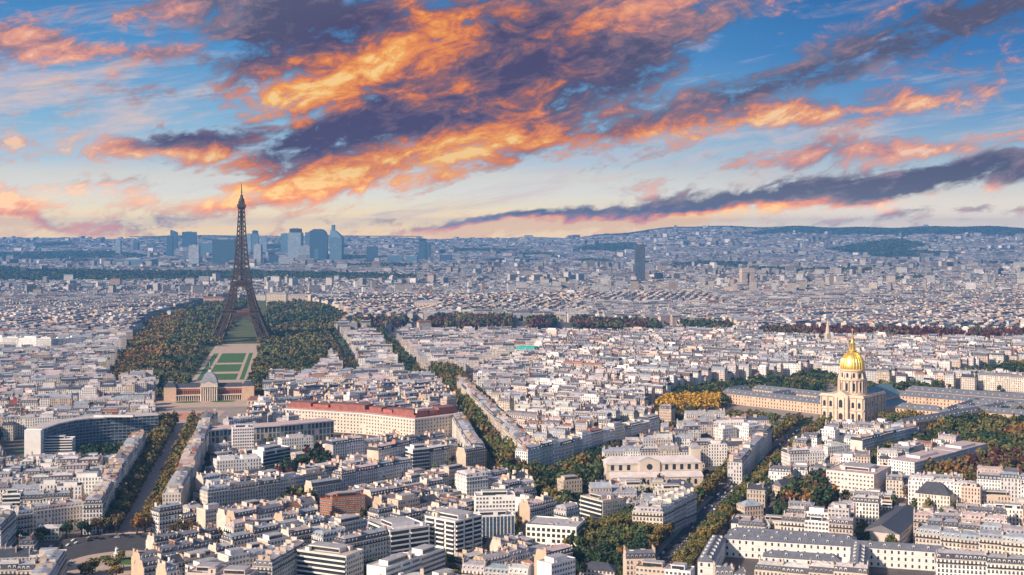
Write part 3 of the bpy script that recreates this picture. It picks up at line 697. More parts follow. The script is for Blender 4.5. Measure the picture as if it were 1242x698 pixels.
# ------------------------------------------------------------------ domed church of the veterans' hospital
IA = math.radians(-38)
def arch_open(b, w, h, m, x, y, z, seg=6, nx=(1, 0), out=(0, -1), pr=.08, round_=True):
    pts = [(-w/2, 0), (w/2, 0)] + ([(w/2*math.cos(PI*i/seg), h - w/2 + w/2*math.sin(PI*i/seg)) for i in range(seg + 1)] if round_ else [(w/2, h), (-w/2, h)])
    b.face([(x + nx[0]*u + out[0]*pr, y + nx[1]*u + out[1]*pr, z + v) for u, v in pts], m)
def invalides():
    c0 = G(1047, 514); root = empty('domed_church', (c0[0], c0[1], 0), IA, 'pale stone church with a tall drum and golden ribbed dome', 'church')
    S = 66.0                                    # near corner is the origin; the body runs to -x (front) and +y (flank)
    cx, cy = -27, 31
    w = MB()
    w.box(-54, 0, 0, S, 0, 30, M_CHURCH, M_STONE); 
    for z, pr in ((14.2, .9), (29.2, 1.3)):
        w.box(-54 - pr, pr, -pr, 0, z, z + 1.3, M_CHURCH, bottom=True); w.box(0, pr, 0, S, z, z + 1.3, M_CHURCH, bottom=True)
    w.box(-36, -18, -3, 0, 0, 31, M_CHURCH, M_STONE, bottom=True)
    w.face([(-37, -3.02, 31), (-17, -3.02, 31), (-27, -3.02, 37)], M_CHURCH); w.gable(-3.0, 10, -37, -17, 31, 37, M_STONE, M_CHURCH, eave=0) if False else None
    w.face([(-37, -3, 31), (-27, -3, 37), (-27, 8, 37), (-37, 8, 31)], M_STONE); w.face([(-17, -3, 31), (-17, 8, 31), (-27, 8, 37), (-27, -3, 37)], M_STONE)
    for x in (-36, -31.5, -22.5, -18, -53, -45, -9, -1): 
        for z in (0, 15.5): w.lathe([(.85, z), (.75, z + 13.6)], 8, M_CHURCH, x, -3.9 if -37 < x < -17 else -.8)
    for y in (1, 10, 22, 33, 44, 56, 65): 
        for z in (0, 15.5): w.lathe([(.85, z), (.75, z + 13.6)], 8, M_CHURCH, .8, y)
    w.box(-54, 0, 0, .6, 30.5, 32.2, M_CHURCH); w.box(-.6, 0, .6, S, 30.5, 32.2, M_CHURCH)
    body = w.build('wall', root)
    for z, h in ((3, 7.5), (17, 7)):
        for x in (-49, -41, -13, -5): b = MB(); arch_open(b, 3.4, h, M_GLASS, 0, 0, 0); b.build('window', root, (x, -.02, z))
        for y in (5.5, 16, 27.5, 38.5, 50, 60.5): b = MB(); arch_open(b, 3.4, h, M_GLASS, 0, 0, 0); b.build('window', root, (.02, y, z), PI/2)
    b = MB(); arch_open(b, 5.2, 10.5, M_DARK, 0, 0, 0); b.build('door', root, (-27, -3.05, 0)); b = MB(); arch_open(b, 4.6, 9.5, M_GLASS, 0, 0, 0); b.build('window', root, (-27, -3.05, 17))
    d = MB(); d.lathe([(17.2, 30), (17.2, 33), (15.6, 33.2), (15.6, 47.5), (17.2, 47.6), (17.2, 49.4), (14.6, 49.5), (14.6, 58.5), (15.8, 58.7), (15.8, 60.2), (13.6, 60.3)], 32, M_CHURCH, cx, cy)
    for i in range(24):
        a = 2*PI*(i + .5)/24; d.lathe([(.8, 33.2), (.7, 47.5)], 6, M_CHURCH, cx + 16.6*math.cos(a), cy + 16.6*math.sin(a))
    for i in range(12):
        a = 2*PI*(i + .5)/12; ca, sa = math.cos(a), math.sin(a); d.hexa([(cx + ca*r - sa*t, cy + sa*r + ca*t, 49.4) for r, t in ((14.5, -.7), (17.0, -.7), (17.0, .7), (14.5, .7))], [(cx + ca*r - sa*t, cy + sa*r + ca*t, 57.5) for r, t in ((14.5, -.7), (15.0, -.7), (15.0, .7), (14.5, .7))], M_CHURCH)
    drum = d.build('drum', root)
    for i in range(12):
        a = 2*PI*i/12; o = (math.cos(a), math.sin(a))
        for r, z, ww, hh in ((15.65, 35, 3.0, 9.5), (14.65, 51, 2.6, 5.6)):
            b = MB(); arch_open(b, ww, hh, M_GLASS, 0, 0, 0); b.build('window', drum, (cx + r*o[0], cy + r*o[1], z), a + PI/2)
    g = MB(); prof = [(13.9, 60.2), (14.3, 62), (14.1, 65), (13.3, 69), (11.8, 73), (9.7, 76.5), (7.2, 79.2), (4.9, 80.8), (4.6, 82)]
    g.lathe(prof, 48, M_GOLD, cx, cy)
    dome = g.build('dome', root, smooth_=True)
    rb = MB()
    for i in range(24):
        a = 2*PI*i/24
        for (r0, z0), (r1, z1) in zip(prof[:-1], prof[1:-1]): rb.beam((cx + (r0 + .1)*math.cos(a), cy + (r0 + .1)*math.sin(a), z0), (cx + (r1 + .1)*math.cos(a), cy + (r1 + .1)*math.sin(a), z1), .75, M_GOLD)
    rb.build('ribs', dome)
    l = MB(); l.lathe([(5.6, 81.8), (5.6, 83), (3.4, 83.1), (3.4, 85), (2.6, 85.1), (2.6, 90.5), (3.7, 90.7), (3.7, 91.8), (2.3, 92), (1.9, 94), (.9, 96), (.5, 104), (.0, 107)], 12, M_GOLD, cx, cy)
    for i in range(8): a = 2*PI*i/8; l.lathe([(.5, 83), (.45, 90.6)], 5, M_GOLD, cx + 3.5*math.cos(a), cy + 3.5*math.sin(a))
    l.build('lantern', root)
    k = MB(); k.beam((cx, cy, 104), (cx, cy, 110), .6, M_GOLD); k.beam((cx - 1.6, cy, 107.5), (cx + 1.6, cy, 107.5), .5, M_GOLD); k.build('cross', root)
    n = MB(); n.box(-37, -11, S, S + 74, 0, 21, M_STONE); nave = n.build('nave', root)
    n = MB()
    n.hexa([(-38.5, S - 8, 21), (-9.5, S - 8, 21), (-9.5, S + 75, 21), (-38.5, S + 75, 21)], [(-24.2, S - 8, 34), (-23.8, S - 8, 34), (-23.8, S + 68, 34), (-24.2, S + 68, 34)], M_TEAL); n.build('nave_roof', nave)
    n = MB(); n.box(-11, 0, S, S + 70, 0, 12, M_STONE); n.hexa([(-11, S, 12), (.5, S, 12), (.5, S + 70, 12), (-11, S + 70, 12)], [(-11, S, 16), (-10, S, 16), (-10, S + 70, 16), (-11, S + 70, 16)], M_TEAL); n.build('side_aisle', root)
    for y in range(8): b = MB(); arch_open(b, 3, 6, M_GLASS, 0, 0, 0); b.build('window', nave, (-10.95, S + 6 + y*8.2, 13.6), PI/2)
    c_, s_ = math.cos(IA), math.sin(IA); loc = lambda x, y: (c0[0] + c_*x - s_*y, c0[1] + s_*x + c_*y)
    mark([loc(-58, -6), loc(5, -6), loc(5, 135), loc(-58, 135)])
    return loc
IL = invalides()
def ranges(name, label, cat, o, a, segs, wall=M_PEACH, roof=M_SLATE, h=13, rh=6, group=None, dorm=True, col=(.62, .45, .33)):
    """long wings round courtyards: each segment (x0, y0, x1, y1, depth) is one range of the palace"""
    root = empty(name, (o[0], o[1], 0), a, label, cat, group); c_, s_ = math.cos(a), math.sin(a)
    n = 0
    for (x0, y0, x1, y1, d) in segs:
        L = math.hypot(x1 - x0, y1 - y0); r = math.atan2(y1 - y0, x1 - x0)
        hz = h + .02*(n % 5); n += 1
        b = MB(); nb = max(2, round(L/4.5)); ns = max(2, round(h/4.5))
        ya, yb = min(0, d), max(0, d); P_ = [(0, ya), (L, ya), (L, yb), (0, yb)]
        for i in range(4):
            p, q = P_[i], P_[(i + 1) % 4]; l_ = math.hypot(q[0] - p[0], q[1] - p[1])
            b.face([(*p, 0), (*q, 0), (*q, hz), (*p, hz)], wall, [(0, 0), (max(1, round(l_/4.5)), 0), (max(1, round(l_/4.5)), ns), (0, ns)])
        rg = b.build('range', root, (x0, y0, 0), r, color=col)
        rr = MB(); rr.gable(0, L, ya, yb, hz, hz + rh, roof, wall, hip=min(abs(d)/2, L/3), eave=.6); rf = rr.build('roof', rg)
        if dorm:
            k = max(1, int(L/9))
            for i in range(k):
                for s_d, y, rz_ in ((1, ya + abs(d)*.16, 0), (2, ya + abs(d)*.84, PI)):
                    link('dormer', dormer_mesh(0), rf, ((i + .5)/k*L, y, hz + rh*.22), rz_)
        mark([(o[0] + c_*x - s_*y, o[1] + s_*x + c_*y) for x, y in ((x0 + math.cos(r)*u - math.sin(r)*v, y0 + math.sin(r)*u + math.cos(r)*v) for u, v in ((-2, ya - 2), (L + 2, ya - 2), (L + 2, yb + 2), (-2, yb + 2)))])
    return root
M_PALF = facade('palace_openings', 'obj', win=(.34, .66, .22, .78))
# left wing of the hospital, seen sunlit on its garden side, and the courts to the right
o = G(878, 489); ranges('palace_wing', 'long low peach stone wing with slate roof left of the golden dome', 'palace', o, math.radians(-46), [(0, 0, 150, 0, 13), (0, 13.1, 0, 62, 12), (0, 62, 150, 62, 12), (70, 13.1, 70, 62, 12), (138, 62, 138, 13.1, -12)], M_PALF, M_BSLATE)
o = IL(6, 44)
ranges('palace_courts', 'sprawling stone palace of slate roofed courtyards right of the golden dome', 'palace', IL(8, 30), IA, [(6, 34, 62, 34, 12), (62, 30, 62, 150, -12), (62.2, 62, 170, 62, 12), (62.2, 118, 170, 118, 12), (170, 58, 170, 178, 12), (-50, 150, 168, 150, 13), (182.2, 90, 290, 90, 12), (182.2, 150, 290, 150, 12), (290, 80, 290, 190, 12), (-50, 210, 300, 210, 14)], M_PALF, M_BSLATE)
ranges('slate_range', 'long blue slate roofed range beside the trees, right of the golden dome', 'palace', G(1096, 530), math.radians(40), [(0, 0, 250, 0, 12)], M_PALF, M_BSLATE)
# ------------------------------------------------------------------ officers' school
M_DOMEG = mk('grey_dome', (.27, .29, .34), .55, .1, var=.2)
def ecole():
    o = G(199, 487); a = AXA; W_ = 118
    root = empty('military_school', (o[0], o[1], 0), a, 'long red and cream palace with a square slate dome facing two green ovals', 'palace')
    for x_ in (0, W_ - 16): b = MB(); b.box(x_, x_ + 16, -4, 18, 0, 19, M_PEACH); b.build('end_pavilion', root)
    for x0, x1 in ((16.5, 47.5), (70.5, W_ - 16.5)):
        b = MB(); b.box(x0 - .49, x1 + .5, 0, 15, 0, 17, M_BRICK)
        for i in range(12):
            x = x0 + (x1 - x0)*i/11; b.lathe([(.6, 0), (.5, 7)], 6, M_CREAM, x, -3.2)
        b.box(x0 - .4, x1 + .4, -4, 0, 7, 8.2, M_CREAM, bottom=True); b.box(x0, x1, -.3, 0, 16, 17.4, M_CREAM, bottom=True)
        for i in range(11):
            x = x0 + (x1 - x0)*(i + .5)/11; b.face([(x - .8, -.06, 9), (x + .8, -.06, 9), (x + .8, -.06, 13.5), (x - .8, -.06, 13.5)], M_GLASS); b.face([(x - .9, -.06, 1), (x + .9, -.06, 1), (x + .9, -.06, 6), (x - .9, -.06, 6)], M_DARK)
        b.build('main_wall', root)
    b = MB(); b.gable(16.3, 47.9, 0, 15, 17, 22.5, M_SLATE, M_BRICK, eave=.3); b.gable(70.1, W_ - 16.3, 0, 15, 17, 22.5, M_SLATE, M_BRICK, eave=.3)
    b.frus(-.4, 16.2, -4.4, 18.4, 19, 25, 5, 7, M_SLATE, M_ZINC); b.frus(W_ - 16.2, W_ + .4, -4.4, 18.4, 19, 25, 5, 7, M_SLATE, M_ZINC); b.build('roof', root)
    b = MB(); b.box(48, 70, -6, 20, 0, 23, M_CREAM)
    for i in range(8):
        x = 48.8 + i*20.4/7; b.lathe([(.9, 0), (.75, 18.5)], 8, M_CREAM, x, -7.2)
    b.box(47.4, 70.6, -8.4, -6, 18.5, 20.5, M_CREAM, bottom=True); b.face([(47.4, -8.4, 20.5), (70.6, -8.4, 20.5), (59, -8.4, 26.5)], M_CREAM); b.face([(47.4, -8.4, 20.5), (59, -8.4, 26.5), (59, -5, 26.5), (47.4, -5, 20.5)], M_SLATE); b.face([(70.6, -8.4, 20.5), (70.6, -5, 20.5), (59, -5, 26.5), (59, -8.4, 26.5)], M_SLATE)
    for i in range(5):
        x = 51 + i*4; b.face([(x - 1, -6.05, 9), (x + 1, -6.05, 9), (x + 1, -6.05, 15), (x - 1, -6.05, 15)], M_GLASS); b.face([(x - 1.2, -6.05, .3), (x + 1.2, -6.05, .3), (x + 1.2, -6.05, 6.6), (x - 1.2, -6.05, 6.6)], M_DARK)
    b.build('central_pavilion', root)
    b = MB(); n = 8; pr = [(10.5, 23), (10.2, 25.5), (9, 29.5), (7, 33.5), (4, 36.5), (3.8, 37.5)]
    for (r0, z0), (r1, z1) in zip(pr, pr[1:]): b.frus(59 - r0, 59 + r0, 7 - r0, 7 + r0, z0, z1, r0 - r1, r0 - r1, M_DOMEG)
    b.box(57, 61, 5, 9, 37.5, 41, M_CREAM); b.frus(56.6, 61.4, 4.6, 9.4, 41, 44, 2.1, 2.1, M_SLATE); d_ = b.build('dome', root)
    f = MB(); f.beam((59, 7, 44), (59, 7, 51), .35, M_WHITE); f.build('flagpole', root)
    mark(rectpts(o, a, -6, W_ + 6, -70, 24))
    sheet('forecourt', [rectpts(o, a, -30, W_ + 8, -70, 0)], .16, M_PATH)
    sheet('forecourt_lawn', [[(rectpts(o, a, 32 + 17*math.cos(t), 0, -14 + 9*math.sin(t), 0)[0]) for t in np.linspace(0, 2*PI, 24, endpoint=False)], [(rectpts(o, a, 78 + 17*math.cos(t), 0, -14 + 9*math.sin(t), 0)[0]) for t in np.linspace(0, 2*PI, 24, endpoint=False)]], .2, M_GRASS)
ecole()
# low barracks wings beside the school
ranges('barracks_wing', 'long slate roofed stone wing with a pavilion, left of the red palace', 'barracks', G(30, 482), math.radians(6), [(0, 0, 128, 0, 11)], M_PALF, h=9, rh=6, dorm=False)
ranges('barracks_wing', 'long slate roofed stone wing right of the red palace, before the park', 'barracks', G(360, 480), math.radians(6), [(0, 0, 75, 0, 11), (80, 0, 190, 0, 11)], M_PALF, h=9, rh=6, dorm=False)
for nm, px, py, z, L, lab in (('pavilion', 82, 477, 12, 20, 'small square slate roofed pavilion midway along the left barracks wing'), ('pavilion', 421, 474, 12, 22, 'pale square pavilion with a pyramid roof right of the red palace')):
    o = G(px - 8, py + 8); b = empty(nm, (o[0], o[1], 0), .1, lab, 'pavilion'); m = MB(); m.box(0, L, -2, L - 3, 0, z + 4, M_CREAM); 
    for i in range(3): m.face([((i + .5)*L/3 - 1, -2.05, 8), ((i + .5)*L/3 + 1, -2.05, 8), ((i + .5)*L/3 + 1, -2.05, 13), ((i + .5)*L/3 - 1, -2.05, 13)], M_GLASS)
    m.build('wall', b); m = MB(); m.frus(-.6, L + .6, -2.6, L - 2.4, z + 4, z + 12, L*.36, L*.36, M_SLATE); m.build('roof', b); mark(rectpts(o, .1, -2, L + 2, -4, L))
# parallel sheds with rusty roofs
k = 0
SHL = ['behind the curved office, middle of the left yard', 'angled, near the red palace left end', 'long, close behind the curved office', 'between the salmon roofed hall and curved office', 'at the left edge below the salmon roofed hall', 'set steeply, left of the twin yard', 'set steeply, right of the twin yard', 'at the rear of the left yard',
       'nearest the right end of the red palace', 'in front of the cream ministry, left end', 'at the rear right of the red palace', 'beside the cream ministry roof']
SHEDS = [(70, 497, 55, -14), (98, 494, 62, -10), (112, 505, 60, 2), (44, 508, 50, 5), (2, 512, 60, 8), (64, 513, 44, 40), (72, 508, 44, 40), (128, 491, 52, 10), (300, 492, 60, 5), (318, 500, 46, 4), (330, 484, 60, 6), (355, 494, 40, 4)]
for px, py, L, deg in SHEDS:
    o = G(px, py); root = empty('barracks_shed', (o[0], o[1], 0), math.radians(deg), cat='shed', group='rusty roofed barracks sheds'); b = MB(); b.box(0, L, 0, 13, 0, 7, M_CREAM)
    for i in range(int(L/5)): b.face([(i*5 + 1.6, -.05, 2), (i*5 + 3.2, -.05, 2), (i*5 + 3.2, -.05, 5), (i*5 + 1.6, -.05, 5)], M_GLASS)
    b.build('wall', root); b = MB(); b.gable(0, L, 0, 13, 7, 11.5, M_RUST, M_CREAM, hip=4, eave=.7); b.build('roof', root); mark(rectpts(o, math.radians(deg), -2, L + 2, -2, 15))
    root['label'] = 'rusty brown hipped shed ' + SHL[k]; k += 1
# red roofed hall at the left edge
o = G(5, 505); root = empty('riding_hall', (o[0], o[1], 0), math.radians(62), 'long white hall with a bright salmon red roof at the left edge', 'hall')
b = MB(); b.box(0, 92, 0, 26, 0, 10, M_WHITE); b.build('wall', root); b = MB(); b.gable(0, 92, 0, 26, 10, 17, M_REDROOF, M_WHITE); b.build('roof', root); mark(rectpts(o, math.radians(62), -2, 95, -2, 28))
# clay pitch and school plaza between the red palace and the avenue
o = G(190, 510); sheet('clay_pitch', [rectpts(o, .06, 4, 44, 4, 62)], .2, M_COURT); sheet('forecourt_gravel', [rectpts(o, .06, -2, 70, -30, 80)], .17, M_PATH); mark(rectpts(o, .06, -2, 70, -30, 80))
# ------------------------------------------------------------------ curved glass office (Y shaped) and its neighbours
def ribbon_block(name, label, cat, pts, z, d, wallm, color, bay, sto, roofm, roofc, h0=0, topband=True, ends=None):
    root = empty(name, (*pts[0], 0), 0, label, cat); P0 = [(p[0] - pts[0][0], p[1] - pts[0][1]) for p in pts]; Bk = offset_line(P0, -d)
    b = MB(); n = len(P0); poly = P0 + Bk[::-1]
    for i in range(len(poly)):
        p, q = poly[i], poly[(i + 1) % len(poly)]; L = math.hypot(q[0] - p[0], q[1] - p[1]); end = i in (n - 1, 2*n - 1)
        m = ends if (end and ends) else wallm
        b.face([(*p, h0), (*q, h0), (*q, z), (*p, z)], m, [(0, 0), (max(1, round(L/bay)), 0), (max(1, round(L/bay)), round(z/sto)), (0, round(z/sto))])
    b.build('wall', root, color=color)
    r = MB(); o_ = offset_line(P0, .8); i_ = offset_line(P0, -d - .8); pl = o_ + i_[::-1]; 
    for i in range(n - 1): r.hexa([(*o_[i], z), (*o_[i + 1], z), (*i_[i + 1], z), (*i_[i], z)], [(*o_[i], z + 1.2), (*o_[i + 1], z + 1.2), (*i_[i + 1], z + 1.2), (*i_[i], z + 1.2)], M_WHITE, roofm, bottom=True)
    r.build('roof', root, color=roofc)
    A = [(p[0], p[1]) for p in pts]; Bq = offset_line(A, -d)
    for i in range(n - 1): mark([A[i], A[i + 1], Bq[i + 1], Bq[i]])
    return root, P0
uz = 27
root, P0 = ribbon_block('curved_office', 'long curved dark glass office slab with white ends and roof edge', 'office', [G(50, 522, uz), G(70, 515, uz), G(92, 510.5, uz), G(112, 508.5, uz), G(134, 507, uz), G(192, 504, uz)], uz, 15, M_TOWER, (.20, .24, .28), 4, 3.4, M_ZINCO, (.52, .46, .46), ends=M_WHITE)
b = MB()
for (x0, y0), (x1, y1) in zip(P0, P0[1:]):
    L = math.hypot(x1 - x0, y1 - y0); nx, ny = (y1 - y0)/L, -(x1 - x0)/L
    for k in range(1, 8):
        z = k*3.4; b.hexa([(x0, y0, z), (x0 + nx*.5, y0 + ny*.5, z), (x1 + nx*.5, y1 + ny*.5, z), (x1, y1, z)][::1], [(x0, y0, z + .25), (x0 + nx*.5, y0 + ny*.5, z + .25), (x1 + nx*.5, y1 + ny*.5, z + .25), (x1, y1, z + .25)], M_ZINC, bottom=True)
b.build('sun_louvres', root)
b = MB(); x, y = P0[3]; b.box(x, x + 42, y + 5, y + 11, uz + 1.2, uz + 3.4, M_WHITE, M_ZINC); b.build('plant_room', root)
b = MB(); b.box(-16, .5, -3, 14, 0, 27.5, M_WHITE); b.build('end_wall', root)
mark(rectpts(G(34, 535), 0, 0, 20, 0, 20))
sheet('office_garden', [gp((0, 548), (35, 545), (60, 538), (135, 533), (110, 545), (90, 552))], .12, M_GRASS); mark(gp((10, 546), (35, 545), (60, 540), (110, 535), (108, 543), (88, 548)))
M_ATTIC = mk('attic_brick', (.30, .115, .095), .85, var=.3, scale=.25); M_ATTIC2 = mk('attic_tile', (.40, .13, .10), .8, var=.3, scale=.25)
# ------------------------------------------------------------------ long cream ministry with its red attic
root, P0 = ribbon_block('ministry_block', 'long cream office block with a set back red brick attic', 'office', [G(343, 497, 22), G(440, 503, 22), G(503, 510, 22), G(561, 503, 22)], 22, 34, facade('ministry_openings', 'obj', win=(.3, .7, .3, .75)), (.70, .62, .53), 4.2, 3.7, M_ZINCO, (.56, .44, .42), ends=M_CREAM)
b = MB(); Q = offset_line(P0, -9); Q2 = offset_line(P0, -26)
for i in range(len(Q) - 1): b.hexa([(*Q[i], 23.2), (*Q[i + 1], 23.2), (*Q2[i + 1], 23.2), (*Q2[i], 23.2)], [(*Q[i], 26), (*Q[i + 1], 26), (*Q2[i + 1], 26), (*Q2[i], 26)], M_ATTIC, M_RUST)
for i, t0, t1, zt, mm in ((i_, *q_) for i_ in range(len(Q) - 1) for q_ in ((.04, .3, 30, M_ATTIC), (.33, .52, 29, M_ATTIC2), (.55, .97, 31, M_ATTIC))):
        L4 = lambda A_, t_: (A_[i][0] + (A_[i + 1][0] - A_[i][0])*t_, A_[i][1] + (A_[i + 1][1] - A_[i][1])*t_); q_ = [L4(Q, t0), L4(Q, t1), L4(Q2, t1), L4(Q2, t0)]
        b.hexa([(*p, 26.01) for p in q_], [(*p, zt) for p in q_], mm, M_RUST)
b.build('red_attic', root)
root, P0 = ribbon_block('colonnade_office', 'long grey office front of tall pillars and dark glass, curved left end', 'office', [G(240, 522, 20), G(246, 524, 20), G(276, 521, 20), G(340, 517, 20), G(405, 511, 20)], 20, 22, facade('pillar_openings', 'obj', win=(.14, .86, .10, .92), glass=(.05, .08, .09)), (.55, .49, .45), 4.4, 6.6, M_ZINCO, (.55, .42, .42))
# ------------------------------------------------------------------ church with round arched clerestory
def church():
    A = G(736, 563, 20); B_ = G(850, 561, 20); a = math.atan2(B_[1] - A[1], B_[0] - A[0]); w = math.hypot(B_[0] - A[0], B_[1] - A[1])
    root = empty('arched_church', (A[0], A[1], 0), a, 'pale stone church with a row of dark round arched windows', 'church'); b = MB()
    b.box(0, w, 0, 20, 0, 20, M_CREAM); b.box(0, w, -.5, 0, 19, 20.2, M_TRIM, bottom=True); b.box(0, w, -.3, 0, 13.2, 13.9, M_TRIM, bottom=True)
    b.box(w*.34, w*.56, -1.5, 0, 9, 21.5, M_CREAM, bottom=True)
    b.face([(w*.34, -1.5, 21.5), (w*.56, -1.5, 21.5), (w*.45, -1.5, 24.5)], M_CREAM)
    b.face([(w*.34, -1.5, 21.5), (w*.45, -1.5, 24.5), (w*.45, 10, 24.5), (w*.34, 10, 21.5)], M_ZINC); b.face([(w*.56, -1.5, 21.5), (w*.56, 10, 21.5), (w*.45, 10, 24.5), (w*.45, -1.5, 24.5)], M_ZINC)
    b.build('wall', root); b = MB(); b.gable(-.6, w + .6, 0, 20, 20.2, 25, M_PALER, M_CREAM, hip=6, eave=.7); b.build('roof', root)
    for t in (.06, .145, .23, .635, .715, .795, .875, .955):
        b = MB(); arch_open(b, 3.0, 5.4, M_GLASS, 0, 0, 0, 8); b.build('window', root, (w*t, -.02, 13.95))
    b = MB(); b.lathe([(2.7, 0), (2.7, .12), (0, .13)], 18, M_GLASS); me_ = b.mesh('rose_window'); o_ = link('rose_window', me_, root, (w*.45, -1.5, 17)); o_.rotation_euler = (PI/2, 0, 0)
    b = MB(); b.box(w*.04, w, -9, -.01, 0, 9, M_CREAM); b.hexa([(w*.03, -9.6, 9), (w + .4, -9.6, 9), (w + .4, -.01, 9), (w*.03, -.01, 9)], [(w*.03, -.6, 12.6), (w + .4, -.6, 12.6), (w + .4, -.01, 12.6), (w*.03, -.01, 12.6)], M_PALER); ai = b.build('side_aisle', root)
    for i in range(11):
        b = MB(); arch_open(b, 2.6, 4.6, M_DARK, 0, 0, 0, 8); b.build('arch', ai, (w*(.09 + i*.083), -9.02, 2.6))
    b = MB(); b.box(w - 5, w + 4, 17, 26, 0, 30, M_CREAM); b.frus(w - 5.4, w + 4.4, 16.6, 26.4, 30, 34, 3, 3, M_ZINC); b.build('corner_turret', root)
    mark(rectpts(A, a, -2, w + 6, -11, 28))
M_PALER = mk('pale_zinc', (.62, .57, .58), .6, .05, var=.15)
church()
# ------------------------------------------------------------------ farther landmarks
def far_box_building(name, label, cat, px0, px1, py_eave, h, d, a=0., wall=M_PALF, color=(.6, .48, .4), roofm=M_ZINC, rh=5, parts=1):
    A, B_ = G(px0, py_eave, h), G(px1, py_eave, h); z0 = float(terrain(A[0], A[1])); w = math.hypot(B_[0] - A[0], B_[1] - A[1]); root = empty(name, (A[0], A[1], z0), a, label, cat)
    b = MB(); b.prism([(0, 0), (w, 0), (w, d), (0, d)], 0, h, wall, roofm, (5, 4)); b.build('wall', root, color=color); b = MB(); b.gable(0, w, 0, d, h, h + rh, roofm, wall, hip=d/2); b.build('roof', root); mark(rectpts(A, a, -3, w + 3, -3, d + 3))
far_box_building('museum_wing', 'long pale museum wing behind the park, right of the lattice tower', 'museum', 347, 424, 359, 22, 30)
far_box_building('museum_wing', 'long tan museum wing behind the park, left of the lattice tower', 'museum', 185, 272, 362, 20, 30, color=(.48, .34, .28), roofm=M_RUST)
far_box_building('museum_pavilion', 'tall cream museum pavilion just right of the lattice tower', 'museum', 323, 347, 357, 34, 30, color=(.72, .60, .46))
far_box_building('mansion_block', 'broad cream block above the river trees, left of centre', 'building', 502, 537, 367, 28, 30, color=(.66, .55, .46))
far_box_building('long_mansion', 'wide low pale mansion above the maroon river trees', 'building', 840, 905, 384, 16, 24, color=(.62, .52, .46))
far_box_building('gallery_block', 'cream classical block at the far bank near the right edge', 'building', 1168, 1200, 388, 22, 30, color=(.64, .50, .42))
M_ARC = mk('weathered_stone', (.50, .40, .33), .9, var=.15)
def arc():
    A = G(906, 348, 0); z0 = float(terrain(A[0], A[1])); root = empty('triumphal_arch', (A[0], A[1], z0), .25, 'massive pale stone triumphal arch rising over the distant roofs', 'arch'); b = MB()
    w, h, d = 54, 56, 26
    for s in (-1, 1): b.box(min(s*9, s*w/2), max(s*9, s*w/2), -d/2, d/2, 0, h*.62, M_ARC)
    n = 10; R_ = 9
    b.box(-w/2, w/2, -d/2, d/2, h*.74, h, M_ARC, bottom=True)
    b.box(-w/2, -9, -d/2, d/2, h*.62, h*.74, M_ARC); b.box(9, w/2, -d/2, d/2, h*.62, h*.74, M_ARC)
    b.box(-w/2 - 1.2, w/2 + 1.2, -d/2 - 1.2, d/2 + 1.2, h*.80, h*.84, M_TRIM, bottom=True)
    for i in range(n):
        t0, t1 = PI*i/n, PI*(i + 1)/n; zc = h*.56
        for y in (-d/2, d/2): b.face([(9*math.cos(t0), y, zc + 9*math.sin(t0)), (9*math.cos(t1), y, zc + 9*math.sin(t1)), (9*math.cos(t1), y, h*.75), (9*math.cos(t0), y, h*.75)], M_ARC)
    b.build('masonry', root); b = MB(); b.box(-w/2 + 2, w/2 - 2, -d/2 + 2, d/2 - 2, h, h + 3, M_ARC); b.build('attic', root); mark(circ(A, 60, 60))
arc()
TW = []
